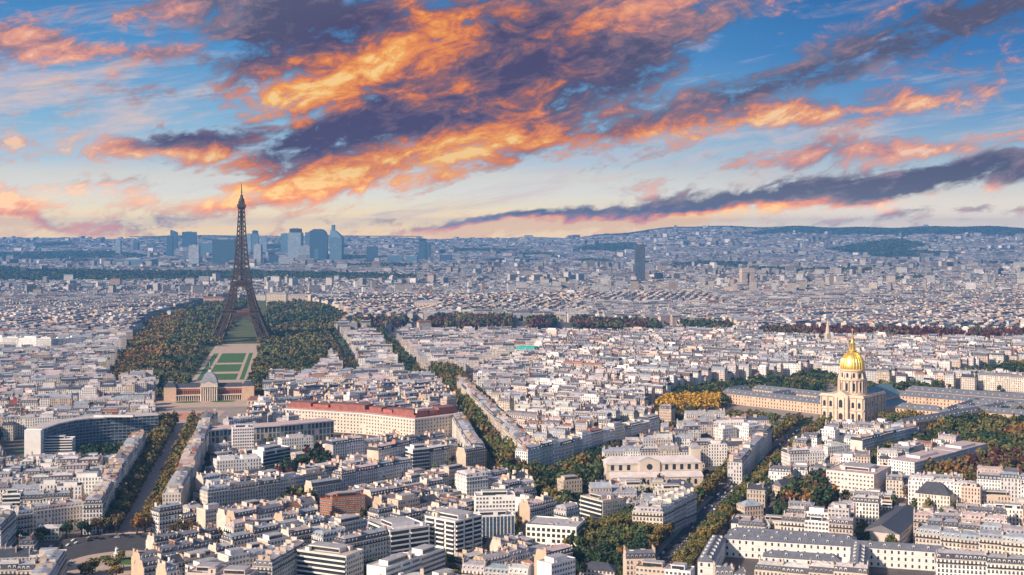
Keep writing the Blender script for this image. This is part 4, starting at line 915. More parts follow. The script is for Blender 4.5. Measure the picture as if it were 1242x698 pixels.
def tower(px, py_top, py_base, wpx, col, label, shape='slab', d=None, grid=None, Y=None, name='skyscraper', group='skyscrapers on the horizon'):
    Yd = Y or CAMZ*F/(py_base - HYP); x = (px - CXP)/F*Yd; z0 = float(terrain(x, Yd)); top = CAMZ - (py_top - HYP)/F*Yd; w = wpx/F*Yd; d = d or w*.8; h = top - z0
    root = empty(name, (x, Yd, z0), R.uniform(-.12, .12), label, 'skyscraper', group); m = grid or M_TOWER; b = MB()
    if shape == 'slab': b.prism([(-w/2, 0), (w/2, 0), (w/2, d), (-w/2, d)], 0, h, m, M_ZINC, (6, 4))
    elif shape == 'slant':     # top cut on a slope, high side left
        b.prism([(-w/2, 0), (w/2, 0), (w/2, d), (-w/2, d)], 0, h*.86, m, M_ZINC, (6, 4)); b.hexa([(-w/2, 0, h*.86), (w/2, 0, h*.86), (w/2, d, h*.86), (-w/2, d, h*.86)], [(-w/2, 0, h), (-w/2 + w*.25, 0, h*.97), (-w/2 + w*.25, d, h*.97), (-w/2, d, h)], m)
    elif shape == 'peak':      # stepped glass tower with a spike
        b.prism([(-w/2, 0), (w/2, 0), (w/2, d), (-w/2, d)], 0, h*.66, m, M_ZINC, (6, 4)); b.hexa([(-w/2, 0, h*.66), (w/2, 0, h*.66), (w/2, d, h*.66), (-w/2, d, h*.66)], [(-w*.42, 0, h*.86), (-w*.02, 0, h*.84), (-w*.02, d*.6, h*.84), (-w*.42, d*.6, h*.86)], m); b.prism([(-w*.36, d*.1), (-w*.12, d*.1), (-w*.12, d*.5), (-w*.36, d*.5)], h*.8, h, m, M_ZINC, (6, 4))
    elif shape == 'curve':     # rounded shoulder on the right
        n = 7; top_ = [(w/2 - w*.42*(1 - math.cos(PI/2*i/n)), h*.74 + h*.26*math.sin(PI/2*i/n)) for i in range(n + 1)]
        prof = [(-w/2, 0), (w/2, 0)] + top_ + [(-w*.25, h), (-w/2, h*.93)]
        b.face([(p, 0, q) for p, q in prof], m, [(p/6, q/4) for p, q in prof]); b.face([(p, d, q) for p, q in prof][::-1], m, [(p/6, q/4) for p, q in prof][::-1])
        for i in range(len(prof)): p, q = prof[i], prof[(i + 1) % len(prof)]; b.face([(p[0], 0, p[1]), (p[0], d, p[1]), (q[0], d, q[1]), (q[0], 0, q[1])][::-1], m, [(0, p[1]/4), (4, p[1]/4), (4, q[1]/4), (0, q[1]/4)][::-1])
    elif shape == 'cap':
        b.prism([(-w/2, 0), (w/2, 0), (w/2, d), (-w/2, d)], 0, h*.88, m, M_ZINC, (6, 4)); b.prism([(-w*.4, d*.1), (w*.4, d*.1), (w*.4, d*.9), (-w*.4, d*.9)], h*.88, h, M_DARK, M_ZINC)
    b.build('shaft', root, color=col)
    b = MB(); b.box(-w*.25, w*.15, d*.3, d*.7, h*(.66 if shape == 'peak' else .74 if shape in ('slant', 'curve') else 1), h*(.7 if shape == 'peak' else .78 if shape in ('slant', 'curve') else 1) + 5, M_ZINC); b.build('plant_room', root)
    return root
TB, TG, TD, TP = (.16, .26, .34), (.40, .47, .52), (.06, .10, .13), (.55, .57, .58)
for args in ((205.5, 286, 315, 7, TD, 'slim dark tower, leftmost of the main skyscraper cluster', 'slab'), (210.5, 279, 310, 8, TD, 'tall dark glass tower with a pointed sloping top, second from left in the cluster', 'slant'),
        (229, 281.5, 310, 16, TD, 'wide dark slate slab tower, third from left in the skyscraper cluster', 'slab'), (235, 298, 324, 12, TP, 'pale gridded mid-rise tower in front of the wide dark slab', 'slab'),
        (249, 295, 314, 18, TB, 'broad low blue office block between two pale towers', 'slab'), (271, 290.5, 324, 27, TD, 'broad dark teal block just left of the lattice tower', 'slab'), (265, 297, 322, 13, TP, 'pale gridded tower standing before the broad dark teal block', 'slab'),
        (301, 284, 312, 7, TG, 'narrow grey tower just right of the lattice tower shaft', 'slab'), (309, 280, 312, 8, TB, 'blue tower with a stepped crown right of the lattice tower', 'cap'), (319, 287, 312, 9, TG, 'pale grey tower, third right of the lattice tower', 'slab'), (312, 297, 322, 9, TP, 'short pale tower in front of the stepped blue tower', 'slab'),
        (345.5, 283.5, 312, 10, TB, 'blue grey tower attached left of the dark capped tower', 'slab'), (357, 277.5, 318, 16, TG, 'pale blue tower with a dark cap', 'cap'), (377, 282, 312, 14, TB, 'narrow blue tower behind the rounded dark glass tower', 'slab'),
        (386, 278, 318, 21, TD, 'dark glass tower with a rounded right shoulder', 'curve'), (407, 273, 318, 15, TB, 'blue glass tower with a stepped spike, rightmost of the cluster', 'peak'), (371, 298, 318, 12, TP, 'low pale block at the foot of the rounded dark tower', 'slab'),
        (332, 309, 322, 12, TD, 'low dark wedge block between the two skyscraper groups', 'slant'), (347, 313, 324, 18, TP, 'low cream block at the foot of the pale blue tower', 'slab'),
        (451, 299, 320, 13, TD, 'lone dark block tower right of the cluster', 'slab'), (512, 289.5, 318, 9, TD, 'dark tower in two steps, far right of the cluster', 'cap'), (519, 294, 318, 6, TD, 'short dark tower joined to the right of the stepped dark tower', 'slab'),
        (479, 310, 321, 18, TB, 'low wide dark blue office block left of the stepped dark tower', 'slab'), (500, 311, 321, 12, TB, 'low blue office block at the foot of the stepped dark tower', 'slab'), (540, 309, 319, 14, TD, 'low dark office block right of the stepped dark tower', 'slab'),
        (143, 292, 313, 6, TG, 'pale grey tower, leftmost of the lone pair at far left', 'slab'), (164.5, 293, 311, 6, TD, 'dark tower, right one of the lone pair at far left', 'slant'), (160, 315, 325, 44, TB, 'very wide low blue slab in front of the lone pair at left', 'slab'), (305, 323, 330, 20, TP, 'bright white low canopy like block beside the lattice tower', 'slant'),
        (386, 302, 318, 9, TB, 'small blue block before the rounded dark glass tower', 'slab')):
    tower(*args)
tower(776.5, 296.5, 333, 12, (.10, .098, .12), 'lone tall dark hotel tower standing over the roofs right of centre', 'slab', Y=5100, d=30, name='hotel_tower', group=None)
# slim stone spire near the gold dome
o = G(1004, 424); root = empty('stone_spire', (o[0], o[1], 0), .3, 'slim grey stone church spire left of the golden dome', 'church'); b = MB(); b.box(-4.5, 4.5, -4.5, 4.5, 0, 30, M_STONE); b.build('tower', root); b = MB(); b.lathe([(5, 30), (3.8, 38), (.2, 58), (0, 58.2)], 8, M_STONE); b.build('spire', root)
b = MB(); b.box(-8, 8, 6, 40, 0, 16, M_STONE); b.gable(-8, 8, 6, 40, 16, 24, M_SLATE, M_STONE); b.build('nave', root); mark(circ(o, 30, 42))
# turquoise roofed hall
o = G(624, 437); root = empty('green_roofed_hall', (o[0], o[1], 0), -.5, 'hall with a bright turquoise roof among pale roofs', 'hall'); b = MB(); b.box(0, 38, 0, 30, 0, 19, M_CREAM); b.build('wall', root); b = MB(); b.frus(-.5, 38.5, -.5, 30.5, 19, 24, 4, 10, mk('turquoise_roof', (.05, .40, .36), .6)); b.build('roof', root); mark(rectpts(o, -.5, -3, 41, -3, 33))

# ------------------------------------------------------------------ parks and belts kept free of houses
BOC = np.zeros_like(OCC)
PARKS = [gp((1128, 530), (1160, 512), (1250, 498), (1250, 600), (1140, 592), (1120, 585), (1205, 564), (1160, 550)),
         gp((795, 502), (820, 478), (870, 472), (1000, 458), (1000, 480), (880, 484), (884, 508), (990, 512), (1000, 522), (860, 520), (800, 512)),
         gp((718, 645), (765, 632), (792, 660), (772, 705), (690, 705), (705, 668)), gp((632, 580), (660, 592), (745, 562), (736, 575), (700, 612), (690, 632), (650, 612)),
         gp((1115, 464), (1250, 442), (1250, 472), (1180, 466)), gp((945, 600), (1010, 585), (1015, 628), (950, 640)), gp((1050, 556), (1140, 532), (1140, 542), (1055, 568)),
         gp((425, 394), (560, 388), (740, 393), (885, 398), (885, 404), (740, 400), (425, 402)), gp((930, 404), (1290, 409), (1290, 415), (930, 410)), gp((815, 398), (890, 400), (890, 405), (815, 404)), gp((333, 578), (358, 570), (362, 592), (338, 600)), gp((340, 612), (378, 606), (380, 622), (345, 628)), gp((368, 560), (398, 556), (398, 580), (372, 584))]
for p_ in PARKS: mark(p_)
BEHIND = gp((188, 484), (318, 484), (316, 460), (200, 462)); mark(BEHIND)
PRECINCT = gp((795, 505), (820, 478), (870, 468), (1000, 458), (1050, 472), (1110, 472), (1150, 474), (1265, 478), (1265, 502), (1100, 531), (1082, 520), (985, 520), (940, 524), (860, 520), (800, 514)); mark(PRECINCT); sheet('garden_paving', [PRECINCT], .09, M_PAVE); sheet('school_square', [gp((182, 542), (243, 542), (299, 515), (317, 487), (196, 487))], .085, M_PAVE)
for p_ in (gp((84, 790), (150, 790), (158, 700), (158, 650), (84, 650)), gp((425, 404), (425, 410), (740, 411), (880, 412), (880, 402), (740, 398)), gp((930, 404), (930, 416), (1290, 423), (1290, 409)), gp((180, 545), (244, 545), (300, 515), (318, 485), (195, 485)), gp((0, 566), (180, 560), (190, 530), (0, 536)), gp((330, 545), (565, 545), (565, 520), (330, 528))): mark(p_)
LOW = [(gp((330, 572), (566, 568), (566, 540), (330, 540)), 15), (gp((232, 585), (412, 575), (410, 535), (235, 545)), 12), (gp((733, 640), (856, 628), (856, 588), (733, 588)), 8), (gp((985, 520), (1095, 518), (1125, 545), (990, 560)), 13), (gp((1000, 605), (1108, 602), (1125, 640), (1000, 640)), 10), (gp((0, 600), (195, 590), (190, 560), (0, 566)), 13), (gp((1090, 545), (1250, 520), (1250, 480), (1120, 505)), 11)]
AV_E = gp((400, 404), (432, 464)); AV_F = gp((450, 392), (506, 462)); AV_G = gp((480, 466), (545, 462)); AV_H = gp((548, 466), (650, 428))
for q_, w_ in ((AV_E, 30), (AV_F, 26), (AV_G, 40), (AV_H, 22)):
    for rb in (ribbon(q_, w_),): mark_ = [mark(x) for x in rb]
sheet('avenue', ribbon(AV_E, 14) + ribbon(AV_F, 8) + ribbon(AV_H, 16), .12, M_ASPH)
OCC0 = OCC.copy(); OCC[:] = False            # from here on: footprints of buildings only
_mark = mark
# ------------------------------------------------------------------ the street fronts one can tell apart
row((124, 614), (177, 527), 21, 14, oL=True, oR=True, wall=['white', 'off-white', 'pale grey', 'cream'], lots=19, hv=2.2, mix=5)
row((249, 500), (197, 602), 20, 14, oL=True, oR=True, wall=['cream', 'white', 'peach', 'off-white'], lots=16, hv=3.5, mix=4)
row((21, 624), (104, 613), 18, 13, oR=True, oL=True, wall=['cream', 'off-white', 'pale grey'], lots=4, slate=False)
row((1, 645), (20, 625), 20, 13, oL=True, wall='white', lots=2); row((62, 702), (81, 673), 20, 14, oR=True, wall=['white', 'cream'], lots=2); row((-10, 692), (42, 690), 20, 13, wall=['cream', 'peach'], lots=2)
row((193, 622), (222, 617), 16, 12, oL=True, wall='white', lots=1, slate=True); row((222.5, 629), (251, 623), 10, 12, wall='off-white', lots=1, rh=3.2)
row((252, 599), (339, 587), 20.5, 14, oL=True, oR=True, wall=['off-white', 'cream', 'cream'], lots=3, party=1)
row((379, 590), (413, 585), 14, 13, wall='pale grey', lots=1, slate=True, kind='haus', dorm=False); row((414, 576), (478, 565), 19, 13, oL=True, wall=['pale grey', 'off-white', 'white'], lots=3, slate=True); row((478.5, 564), (500, 561), 19, 13, wall='white', lots=1)
row((500.5, 545), (521, 543), 27, 15, 'grid', 1, True, True, 'white', 'pale zinc', name='apartment_tower', win='big', label='tall white tower of square black windows beside the long slate roofed row')
row((404, 541), (442, 536), 20, 14, wall='white', lots=2, oL=False, oR=True, slate=True); row((459, 547), (499, 538), 19, 14, wall='white', lots=2, slate=True)
row((282, 521), (308, 520), 27, 18, 'grid', 1, True, True, 'white', 'pale zinc', name='apartment_tower', win='square', label='tall white block with a grid of square windows before the grey pillared office')
row((319, 548), (352, 542), 20, 15, 'grid', 1, True, True, 'white', 'pale zinc', win='big', label='squat white block with large black windows left of the dark garden')
row((263, 560), (317, 556), 19, 16, 'modern', 2, True, True, 'white', 'pale zinc', balc='F', hv=.6)
row((342, 533), (380, 530), 20, 14, 'modern', 1, True, True, 'white', 'pinkish')
row((403, 606), (443, 603), 18, 14, 'modern', 1, True, True, 'brick', 'rust-brown', balc=None, label='red brick block with pale bands standing above grey roofs, left of centre')
row((388, 604), (402.6, 606), 18, 22, 'modern', 1, True, True, 'brick', 'rust-brown', label='narrow red brick end block with a rounded pale gable')
def blk(pa, pb, z, d, kind='modern', **kw): return row(pa, pb, z, d, kind, 1, kw.pop('oL', True), kw.pop('oR', True), kw.pop('wall', 'white'), kw.pop('roofc', 'pale zinc'), hv=0, **kw)[0]
blk((446, 634), (473, 645), 24, 31, balc='FR', piers=2, st=7, bay=3, cat='building', label='white block with dark recessed balconies left of the taller balcony tower', green=True)
blk((516, 627), (552, 634), 28, 28, balc='FR', piers=3, st=9, name='apartment_tower', label='tallest white tower with black recessed balconies at bottom centre')
blk((576, 628), (624, 626), 18, 16, 'grid', win='strip', bay=2.6, st=6, wall='white', label='white block striped with tall blue glass, right of the tallest balcony tower')
blk((577, 603), (625, 602), 27, 16, 'grid', win='square', label='big white block with rows of square windows behind the blue striped block')
blk((566, 580), (592, 577), 22, 20, 'haus', wall='white', label='white corner house behind the big square windowed white block')
blk((638, 637), (699, 641), 15.5, 28, 'grid', win='big', bay=3.6, st=4, pent=False, roofc='lilac-grey zinc', label='broad low white block with square black windows and skylights on its roof', name='office_building', cat='office')
blk((704, 602), (731, 609), 20, 22, wall='cream', balc='F', piers=0, label='cream block with long balcony bands right of the curved tan end wall', roofc='pinkish')
blk((683.5, 584), (706, 582), 22, 12, wall='beige', roofc='pinkish', blank='FRL', label='tan windowless end wall block beside the dense green trees')
blk((767, 620), (804, 622), 20, 17, 'haus', wall='cream', slate=False, roofc='lilac-grey zinc', label='cream corner house with a pale zinc roof facing the orange tree')
row((804.5, 621), (845, 602), 20, 20, lots=3, wall=['white', 'pale grey', 'white'], oR=True, roofc='pale zinc')
row((565, 549), (590, 545), 20, 14, wall='beige', lots=1, oR=True, label='house with a blank rounded tan side wall beside the middle avenue')
row((588, 542), (560, 502), 20, 14, wall=['off-white', 'cream', 'white'], lots=8, oR=True)
row((554, 462), (638, 545), 21, 14, wall=['peach', 'cream', 'off-white'], lots=22, oR=True); row((640, 549), (800, 509), 21, 14, oL=True, oR=True, lots=13, hv=2.6, mix=3, wall=['white', 'pale grey', 'white', 'off-white', 'pale grey'])
row((733, 549), (845, 547), 17, 13, wall=['cream', 'white', 'off-white'], lots=5)
row((1110, 647), (1246, 660), 19, 15, oL=True, wall=['cream', 'cream', 'peach'], lots=5, slate=False, roofc='blue-grey zinc'); row((1136, 677), (1252, 684), 18, 14, oL=True, wall='white', lots=2, slate=True)
row((1091, 649), (1121, 623), 11, 26, 'hall', 1, True, True, 'pinkish', 'dark grey', roof='gable', rh=5.5, name='warehouse', cat='warehouse', label='pale warehouse with a big dark pitched roof near the courtyard palace', hv=0)
row((1110, 598), (1152, 602), 14, 15, 'house', 1, True, True, 'off-white', 'dark grey', roof='hip', rh=9, slate=True, hv=0, label='pale house with a steep dark slate pyramid roof'); row((1166, 592), (1189, 594), 20, 14, 'modern', 1, False, False, 'peach', 'pinkish'); row((1190, 601), (1226, 603), 14, 13, 'modern', 1, False, True, 'peach', 'blue-grey zinc')
blk((1002, 571), (1060, 577), 18, 50, 'grid', win='square', wall='off-white', bay=3.2, st=5, roofc='pinkish', name='office_building', cat='office', label='wide white office block with small square windows before the tree screened palace')
row((1109, 561), (1197, 538), 18, 26, 'grid', 2, True, True, 'white', 'pinkish', win='square', bay=3.0, name='office_building', cat='office', hv=.5)
row((1046, 534), (1113, 519), 17, 14, oL=False, oR=True, lots=5, wall=['white', 'pale grey', 'off-white']); row((958, 552), (1000, 550), 18, 18, oL=True, oR=True, lots=2, wall='white'); row((1004, 542), (1031, 539), 16, 15, 'modern', 1, True, True, 'white', 'pale zinc')
row((908, 517), (927, 514), 24, 18, 'modern', 1, True, True, 'white', 'pale zinc'); row((877, 520), (894, 518), 22, 14, 'modern', 1, True, True, 'white', 'pale zinc', blank='F'); row((900, 561), (936, 522), 20, 13, lots=7, oL=True, mix=3, hv=2, wall=['pale grey', 'white', 'off-white'])
row((949, 592), (969, 590), 9, 14, 'house', 1, True, True, 'peach', 'dark grey', roof='gable', rh=6, slate=True, hv=0, label='small house with a peach wall and dark slate roof among autumn trees'); row((903, 615), (926, 613), 11, 12, 'house', 1, True, True, 'peach', 'blue-grey zinc', roof='hip', rh=4, hv=0, label='small peach house with a blue grey roof beside the boulevard')
row((35, 534), (88, 533), 16, 14, 'modern', 1, True, True, 'white', 'pale zinc', balc='F', st=6, label='white slab with long horizontal balcony bands before the curved glass office', hv=0)
row((868, 700), (905, 700), 12, 12, lots=2, wall=['pinkish', 'off-white'])
row((703, 690), (745, 694), 8, 12, 'house', 1, True, True, 'pinkish', 'pinkish', roof='hip', rh=4, hv=0, label='small pink house among trees at the bottom right of centre')
row((226, 697), (300, 700), 21, 20, 'modern', 2, True, True, 'pinkish', 'pinkish'); row((360, 668), (420, 676), 22, 20, 'modern', 1, True, True, 'off-white', 'pinkish', balc='F', hv=0, label='cream block with glazed top floor and long balconies, bottom left of centre'); row((468, 690), (540, 664), 20, 15, 'modern', 2, True, True, 'white', 'pale zinc', win='wide')
row((330, 690), (372, 664), 20, 13, lots=3, oL=True, wall=['pale grey', 'white']); row((560, 690), (640, 697), 13, 14, lots=3, wall=['off-white', 'pinkish'])
row((-20, 408), (62, 412), 34, 16, 'tower', 4, True, True, ['white', 'pale grey'], 'pale zinc'); row((66, 411), (106, 409), 32, 16, 'tower', 2, True, True, 'white', 'pale zinc')
WALLS['brick'] = (.34, .125, .07)
for B in BLD:
    if B['wn'] == 'brick': B['wall'] = WALLS['brick']
# hospital like courtyard palace, bottom right
o = G(883, 669); ranges('courtyard_palace', 'white courtyard palace with slate roofs and rows of small dormers, bottom right', 'palace', o, math.radians(-16), [(0, 0, 88, 0, 12), (-1, -16, 150, -16, 10), (0, -84, 0, -16.3, 10), (96, -84, 96, -16.3, 10), (30, -60, 80, -60, 10)], facade('courtyard_openings', 'obj', win=(.34, .64, .25, .75)), M_BSLATE, h=13, rh=3.4, col=(.76, .74, .72)); mark(rectpts(o, math.radians(-16), -14, 155, -92, 14))
BOC |= OCC; OCC |= OCC0
for p_ in (circ(PLAZA, 64, 54),): pass
# lines of sight to the fronts one can tell apart: what stands before them stays lower
SIGHT = []
for B in BLD:
    if math.hypot(*B['c']) > 1650: continue
    cs = rectpts(B['o'], B['a'], 0, B['w'], 0, B['d']); pxs = [PX(*q)[0] for q in cs]; yn = min(q[1] for q in cs)
    SIGHT.append((min(pxs), max(pxs), yn, HYP + (CAMZ - B['h']*(.28 if 'label' in B else .5))/yn*F))
for (x0, x1, yn, fr) in ((345, 560, 1450, 6), (240, 405, 1370, 6), (735, 853, 1150, 9), (884, 1120, 890, 4), (985, 1085, 1545, 3), (880, 1000, 1590, 3), (50, 192, 1300, 6), (200, 305, 1740, 2), (640, 700, 930, 4)): SIGHT.append((x0, x1, yn, HYP + (CAMZ - fr)/yn*F))
def sight_cap(pts, Y):
    p = [PX(*q)[0] for q in pts]; a, b = min(p), max(p); cap = 99.
    for x0, x1, yn, pv in SIGHT:
        if yn > Y + 4 and x0 < b - 2 and x1 > a + 2: cap = min(cap, CAMZ - (pv - HYP)*Y/F)
    return cap
# ------------------------------------------------------------------ every other block of houses
def lx(P, y):
    ys = [p[1] for p in P]; xs = [p[0] for p in P]; o_ = np.argsort(ys); return float(np.interp(y, np.array(ys)[o_], np.array(xs)[o_]))
A_ = gp((96, 760), (158, 648), (224, 515), (250, 470)); B_ = gp((770, 705), (700, 628), (628, 577), (575, 500), (536, 452)); D_ = gp((700, 810),) + AV_D + gp((1010, 495),); C_ = gp((600, 596), (622, 590), (700, 558), (812, 520), (900, 500))
ANG = {0: 9.7, 1: 45, 2: 4, 3: -30, 4: -20, 5: -37, 6: 20, 7: 7, 8: -33, 9: 9}
def district(x, y):
    if y < 1760:
        if x < lx(A_, y): return 0
        if x < lx(B_, y): return 1
        if x < lx(D_, y):
            cyy = float(np.interp(x, [p[0] for p in C_], [p[1] for p in C_])); return 3 if y > cyy and x > -60 else 2
        return 4 if y < 1250 else 5
    if y < 2750:
        if x < -650*y/2300: return 6
        if x < -.12*y: return 9
        if x < .02*y: return 7
        return 8
    return 10 + int((x + 4000)//420)*31 + int(y//420)
def dang(k):
    return math.radians(ANG[k]) if k in ANG else math.radians((k*73 % 90))
r2 = random.Random(5)
def fill(y0, y1, lotw, depth, street, dlist):
    for k in dlist:
        a = dang(k); c, s = math.cos(a), math.sin(a)
        if k >= 10: i_, j_ = divmod(k - 10, 31)
        if k < 10: bx0, bx1 = -y1*.42 - 60, y1*.42 + 60; by0, by1 = y0, y1
        else:
            continue
        cx0, cy0 = (bx0 + bx1)/2, (by0 + by1)/2; rad = math.hypot(bx1 - bx0, by1 - by0)/2
        blocks(k, a, c, s, cx0, cy0, rad, y0, y1, lotw, depth, street)
SIDE = [None]
def blocks(k, a, c, s, cx0, cy0, rad, y0, y1, lotw, depth, street):
    t = -rad
    while t < rad:
        bd = 2*depth + r2.uniform(10, 20); u = -rad + r2.uniform(0, 30)
        while u < rad:
            bl = r2.uniform(70, 130); hb = r2.uniform(17, 22)
            X = cx0 + c*(u + bl/2) - s*(t + bd/2); Y = cy0 + s*(u + bl/2) + c*(t + bd/2)
            if not (y0 - 120 < Y < y1 + 120) or abs(X) > .42*Y + 90: u += bl + street; continue
            for side in (0, 1):
                SIDE[0] = (pickw(r2), pickr(r2), r2.random() < .55)
                v = u
                while v < u + bl - 6:
                    w = min(r2.uniform(*lotw), u + bl - v)
                    if u + bl - v - w < 7: w = u + bl - v
                    lo = (v, t) if side == 0 else (v + w, t + bd)
                    place(k, a if side == 0 else a + PI, c, s, cx0, cy0, lo, w, depth, hb, v < u + .1 if side == 0 else v + w > u + bl - .1, v + w > u + bl - .1 if side == 0 else v < u + .1, y0, y1)
                    v += w + .004
            # lower wings in the courtyard
            v = u + 3
            while v < u + bl - 12:
                if r2.random() < .72:
                    w = r2.uniform(7, 16); place(k, a, c, s, cx0, cy0, (v, t + depth + .01), w, bd - 2*depth - .02, r2.uniform(5, 17), True, True, y0, y1, court=True)
                    v += w + r2.uniform(3, 9)
                else: v += r2.uniform(5, 12)
            u += bl + street
        t += bd + street
def place(k, a, c, s, cx0, cy0, lo, w, d, h, oL, oR, y0, y1, court=False):
    X0 = cx0 + c*lo[0] - s*lo[1]; Y0 = cy0 + s*lo[0] + c*lo[1]
    ca, sa = math.cos(a), math.sin(a); X = X0 + ca*w/2 - sa*d/2; Y = Y0 + sa*w/2 + ca*d/2
    if not (y0 <= Y < y1) or abs(X) > .415*Y + 25 or district(X, Y) != k: return
    if Y < 800: return
    pts = [(X0 + ca*(w*i) - sa*(d*j), Y0 + sa*(w*i) + ca*(d*j)) for i in (0.05, .5, .95) for j in (0.05, .5, .95)]
    if taken(pts): return
    for p_, cap in LOW:
        if inpoly(np.array([X]), np.array([Y]), p_)[0]: h = min(h, cap + r2.uniform(-3, 2)); w = w
    cap = sight_cap(pts, Y) if Y < 1560 else 99.
    if cap < 6: return
    rr = r2.random(); hh = h + r2.uniform(-1.3, 1.3)
    if court: kind, roof, rh = ('court', r2.choice(('flat', 'gable', 'gable', 'hip')), r2.uniform(1.6, 3)); wl = None
    elif rr < .74: kind, roof, rh = 'haus', 'mansard', r2.uniform(3.6, 5)
    elif rr < .86: kind, roof, rh = 'modern', 'flat', 0; hh += r2.uniform(-2, 6)
    elif rr < .93: kind, roof, rh = 'grid', 'flat', 0
    else: kind, roof, rh = 'haus', 'gable', 4
    if hh + rh + 1 > cap:
        hh = cap - rh - 1 + r2.uniform(-1.5, .5)
        if hh < 7: kind, roof, rh = 'court', r2.choice(('flat', 'gable', 'hip')), 1.8; hh = max(4, cap - 2)
    kw = {}
    if kind == 'modern' and r2.random() < .5: kw['balc'] = 'F'
    B = dict(o=(X0, Y0), a=a, w=w, d=d, h=hh, kind=kind, roof=roof, rh=rh, oL=oL, oR=oR, slate=r2.random() < .58, dk=r2.choice((0, 1)), ck=r2.choice((0, 0, 1, 1, 3, 2)), c=(X, Y), **kw)
    B['wn'] = pickw(r2); B['rn'] = pickr(r2)
    if not court and SIDE[0] and r2.random() < .6: B['wn'], B['rn'], B['slate'] = SIDE[0]
    if kind in ('modern', 'grid'): B['wn'] = r2.choice(('white', 'white', 'off-white', 'pale grey', 'peach')); B['rn'] = r2.choice(('pale zinc', 'pinkish', 'lilac-grey zinc'))
    if r2.random() < .012: B['wn'] = 'brick'
    B['wall'] = jit(WALLS[B['wn']], r2); B['rc'] = jit(ROOFC[B['rn']], r2, .1); B['court'] = court
    BLD.append(B)
fill(780, 1300, (13, 24), 12.5, 11, range(0, 6)); fill(1300, 2300, (13, 24), 12, 10, range(0, 10)); fill(2300, 2750, (15, 26), 12, 10, (6, 7, 8, 9))
for i in range(0, 20):
    for j in range(6, 11):
        k = 10 + i*31 + j; cx0, cy0 = -4000 + i*420 + 210, j*420 + 210
        if abs(cx0) > .42*cy0 + 350: continue
        a = dang(k); blocks(k, a, math.cos(a), math.sin(a), cx0, cy0, 320, 2750, 4200, (18, 32), 13, 9)
print('buildings', len(BLD))
for B in BLD: B['px'] = PX(B['c'][0], B['c'][1], B['h'])
NEAR_N = 292
def size_key(B):
    x, y = B['px']; out = 0 if (-12 < x < 1254 and y < 705) else 1e4
    return out + math.hypot(*B['c'])*(1.25 if B.get('court') else 1)*(.5 if 'label' in B else 1)
cand = sorted([B for B in BLD if B['kind'] != 'tower'], key=size_key); NEAR = cand[:NEAR_N]; ids = {id(B) for B in NEAR}
REST = [B for B in BLD if id(B) not in ids]
print('nearest kept to', max(math.hypot(*B['c']) for B in NEAR))

# ------------------------------------------------------------------ the nearest buildings, each an object with its parts and its own label
ANCH = [('left of the wide left avenue', 60, 585), ('beside the round square', 200, 690), ('at the bottom left corner', 20, 680), ('left of the wide avenue, near its trees', 150, 600), ('beside the clipped hedge trees', 250, 640),
        ('around the red brick block', 410, 640), ('left of the black balcony tower', 450, 690), ('near the tallest balcony tower', 560, 690), ('behind the blue striped block', 590, 600), ('around the low skylight block', 660, 690),
        ('near the arched church', 790, 610), ('near the orange park tree', 740, 690), ('beside the white courtyard palace', 930, 690), ('near the dark roofed warehouse', 1090, 640), ('at the bottom right corner', 1190, 690),
        ('near the wide white office', 1030, 600), ('by the maroon park trees', 1190, 610), ('along the middle avenue', 560, 570), ('near the dark garden trees', 350, 600), ('right of the wide left avenue', 240, 600), ('on the long slate row', 460, 600), ('by the boulevard', 880, 640)]
ORD = ['leftmost', 'second from left', 'third from left', 'fourth from left', 'fifth from left', 'sixth from left', 'seventh from left', 'eighth from left', 'ninth from left', 'tenth from left', 'eleventh from left', 'twelfth from left', 'thirteenth from left', 'fourteenth from left', 'fifteenth from left', 'sixteenth from left']
NUM = {1: 'one', 2: 'two', 3: 'three', 4: 'four', 5: 'five', 6: 'six', 7: 'seven', 8: 'eight', 9: 'nine', 10: 'ten'}
def desc(B):
    rn = B['rn'].replace(' zinc', '')
    if B['roof'] == 'mansard': rf = ('slate' if B['slate'] else rn) + ' mansard roof'
    elif B['roof'] == 'flat': rf = 'flat ' + rn + ' roof'
    elif B['roof'] == 'gable': rf = ('slate' if B['slate'] else rn) + ' pitched roof'
    else: rf = ('slate' if B['slate'] else rn) + ' hipped roof'
    wn = B['wn'] if B['wn'] != 'brick' else 'red brick'
    return wn, rf, ('block' if B['kind'] in ('modern', 'grid') else 'outhouse' if B.get('court') else 'house')
grp = {}
for B in NEAR:
    B['st'] = B.get('st') or max(1, round(B['h']/3.15))
    if 'label' in B: continue
    gx_, gy_ = PX(*B['c']); B['anc'] = min(ANCH, key=lambda A: math.hypot((A[1] - gx_), (A[2] - gy_)*1.6))[0]
    key = (B['anc'],) + desc(B); grp.setdefault(key, []).append(B)
for key, L_ in grp.items():
    anc, wn, rf, kd = key
    L_.sort(key=lambda B: B['px'][0]); n = len(L_)
    st_ = [B['st'] for B in L_]
    for i, B in enumerate(L_):
        base = '%s %s-storey %s, %s' % (wn, NUM.get(B['st'], 'tall'), kd, rf)
        if n == 1: pos = ''
        elif st_.count(B['st']) == 1: pos = ''
        else:
            same = [b for b in L_ if b['st'] == B['st']]; j = same.index(B); pos = (', ' + (ORD[j] if j < len(same) - 1 or j < 1 else 'rightmost')) if len(same) > 1 else ''
        B['label'] = base + pos + ', ' + anc
seen = {}
for B in NEAR: seen.setdefault(B['label'], []).append(B)
assert all(len(v) == 1 for v in seen.values()), [k for k, v in seen.items() if len(v) > 1]
NEAR.sort(key=lambda B: math.hypot(*B['c']))
DETN = 185
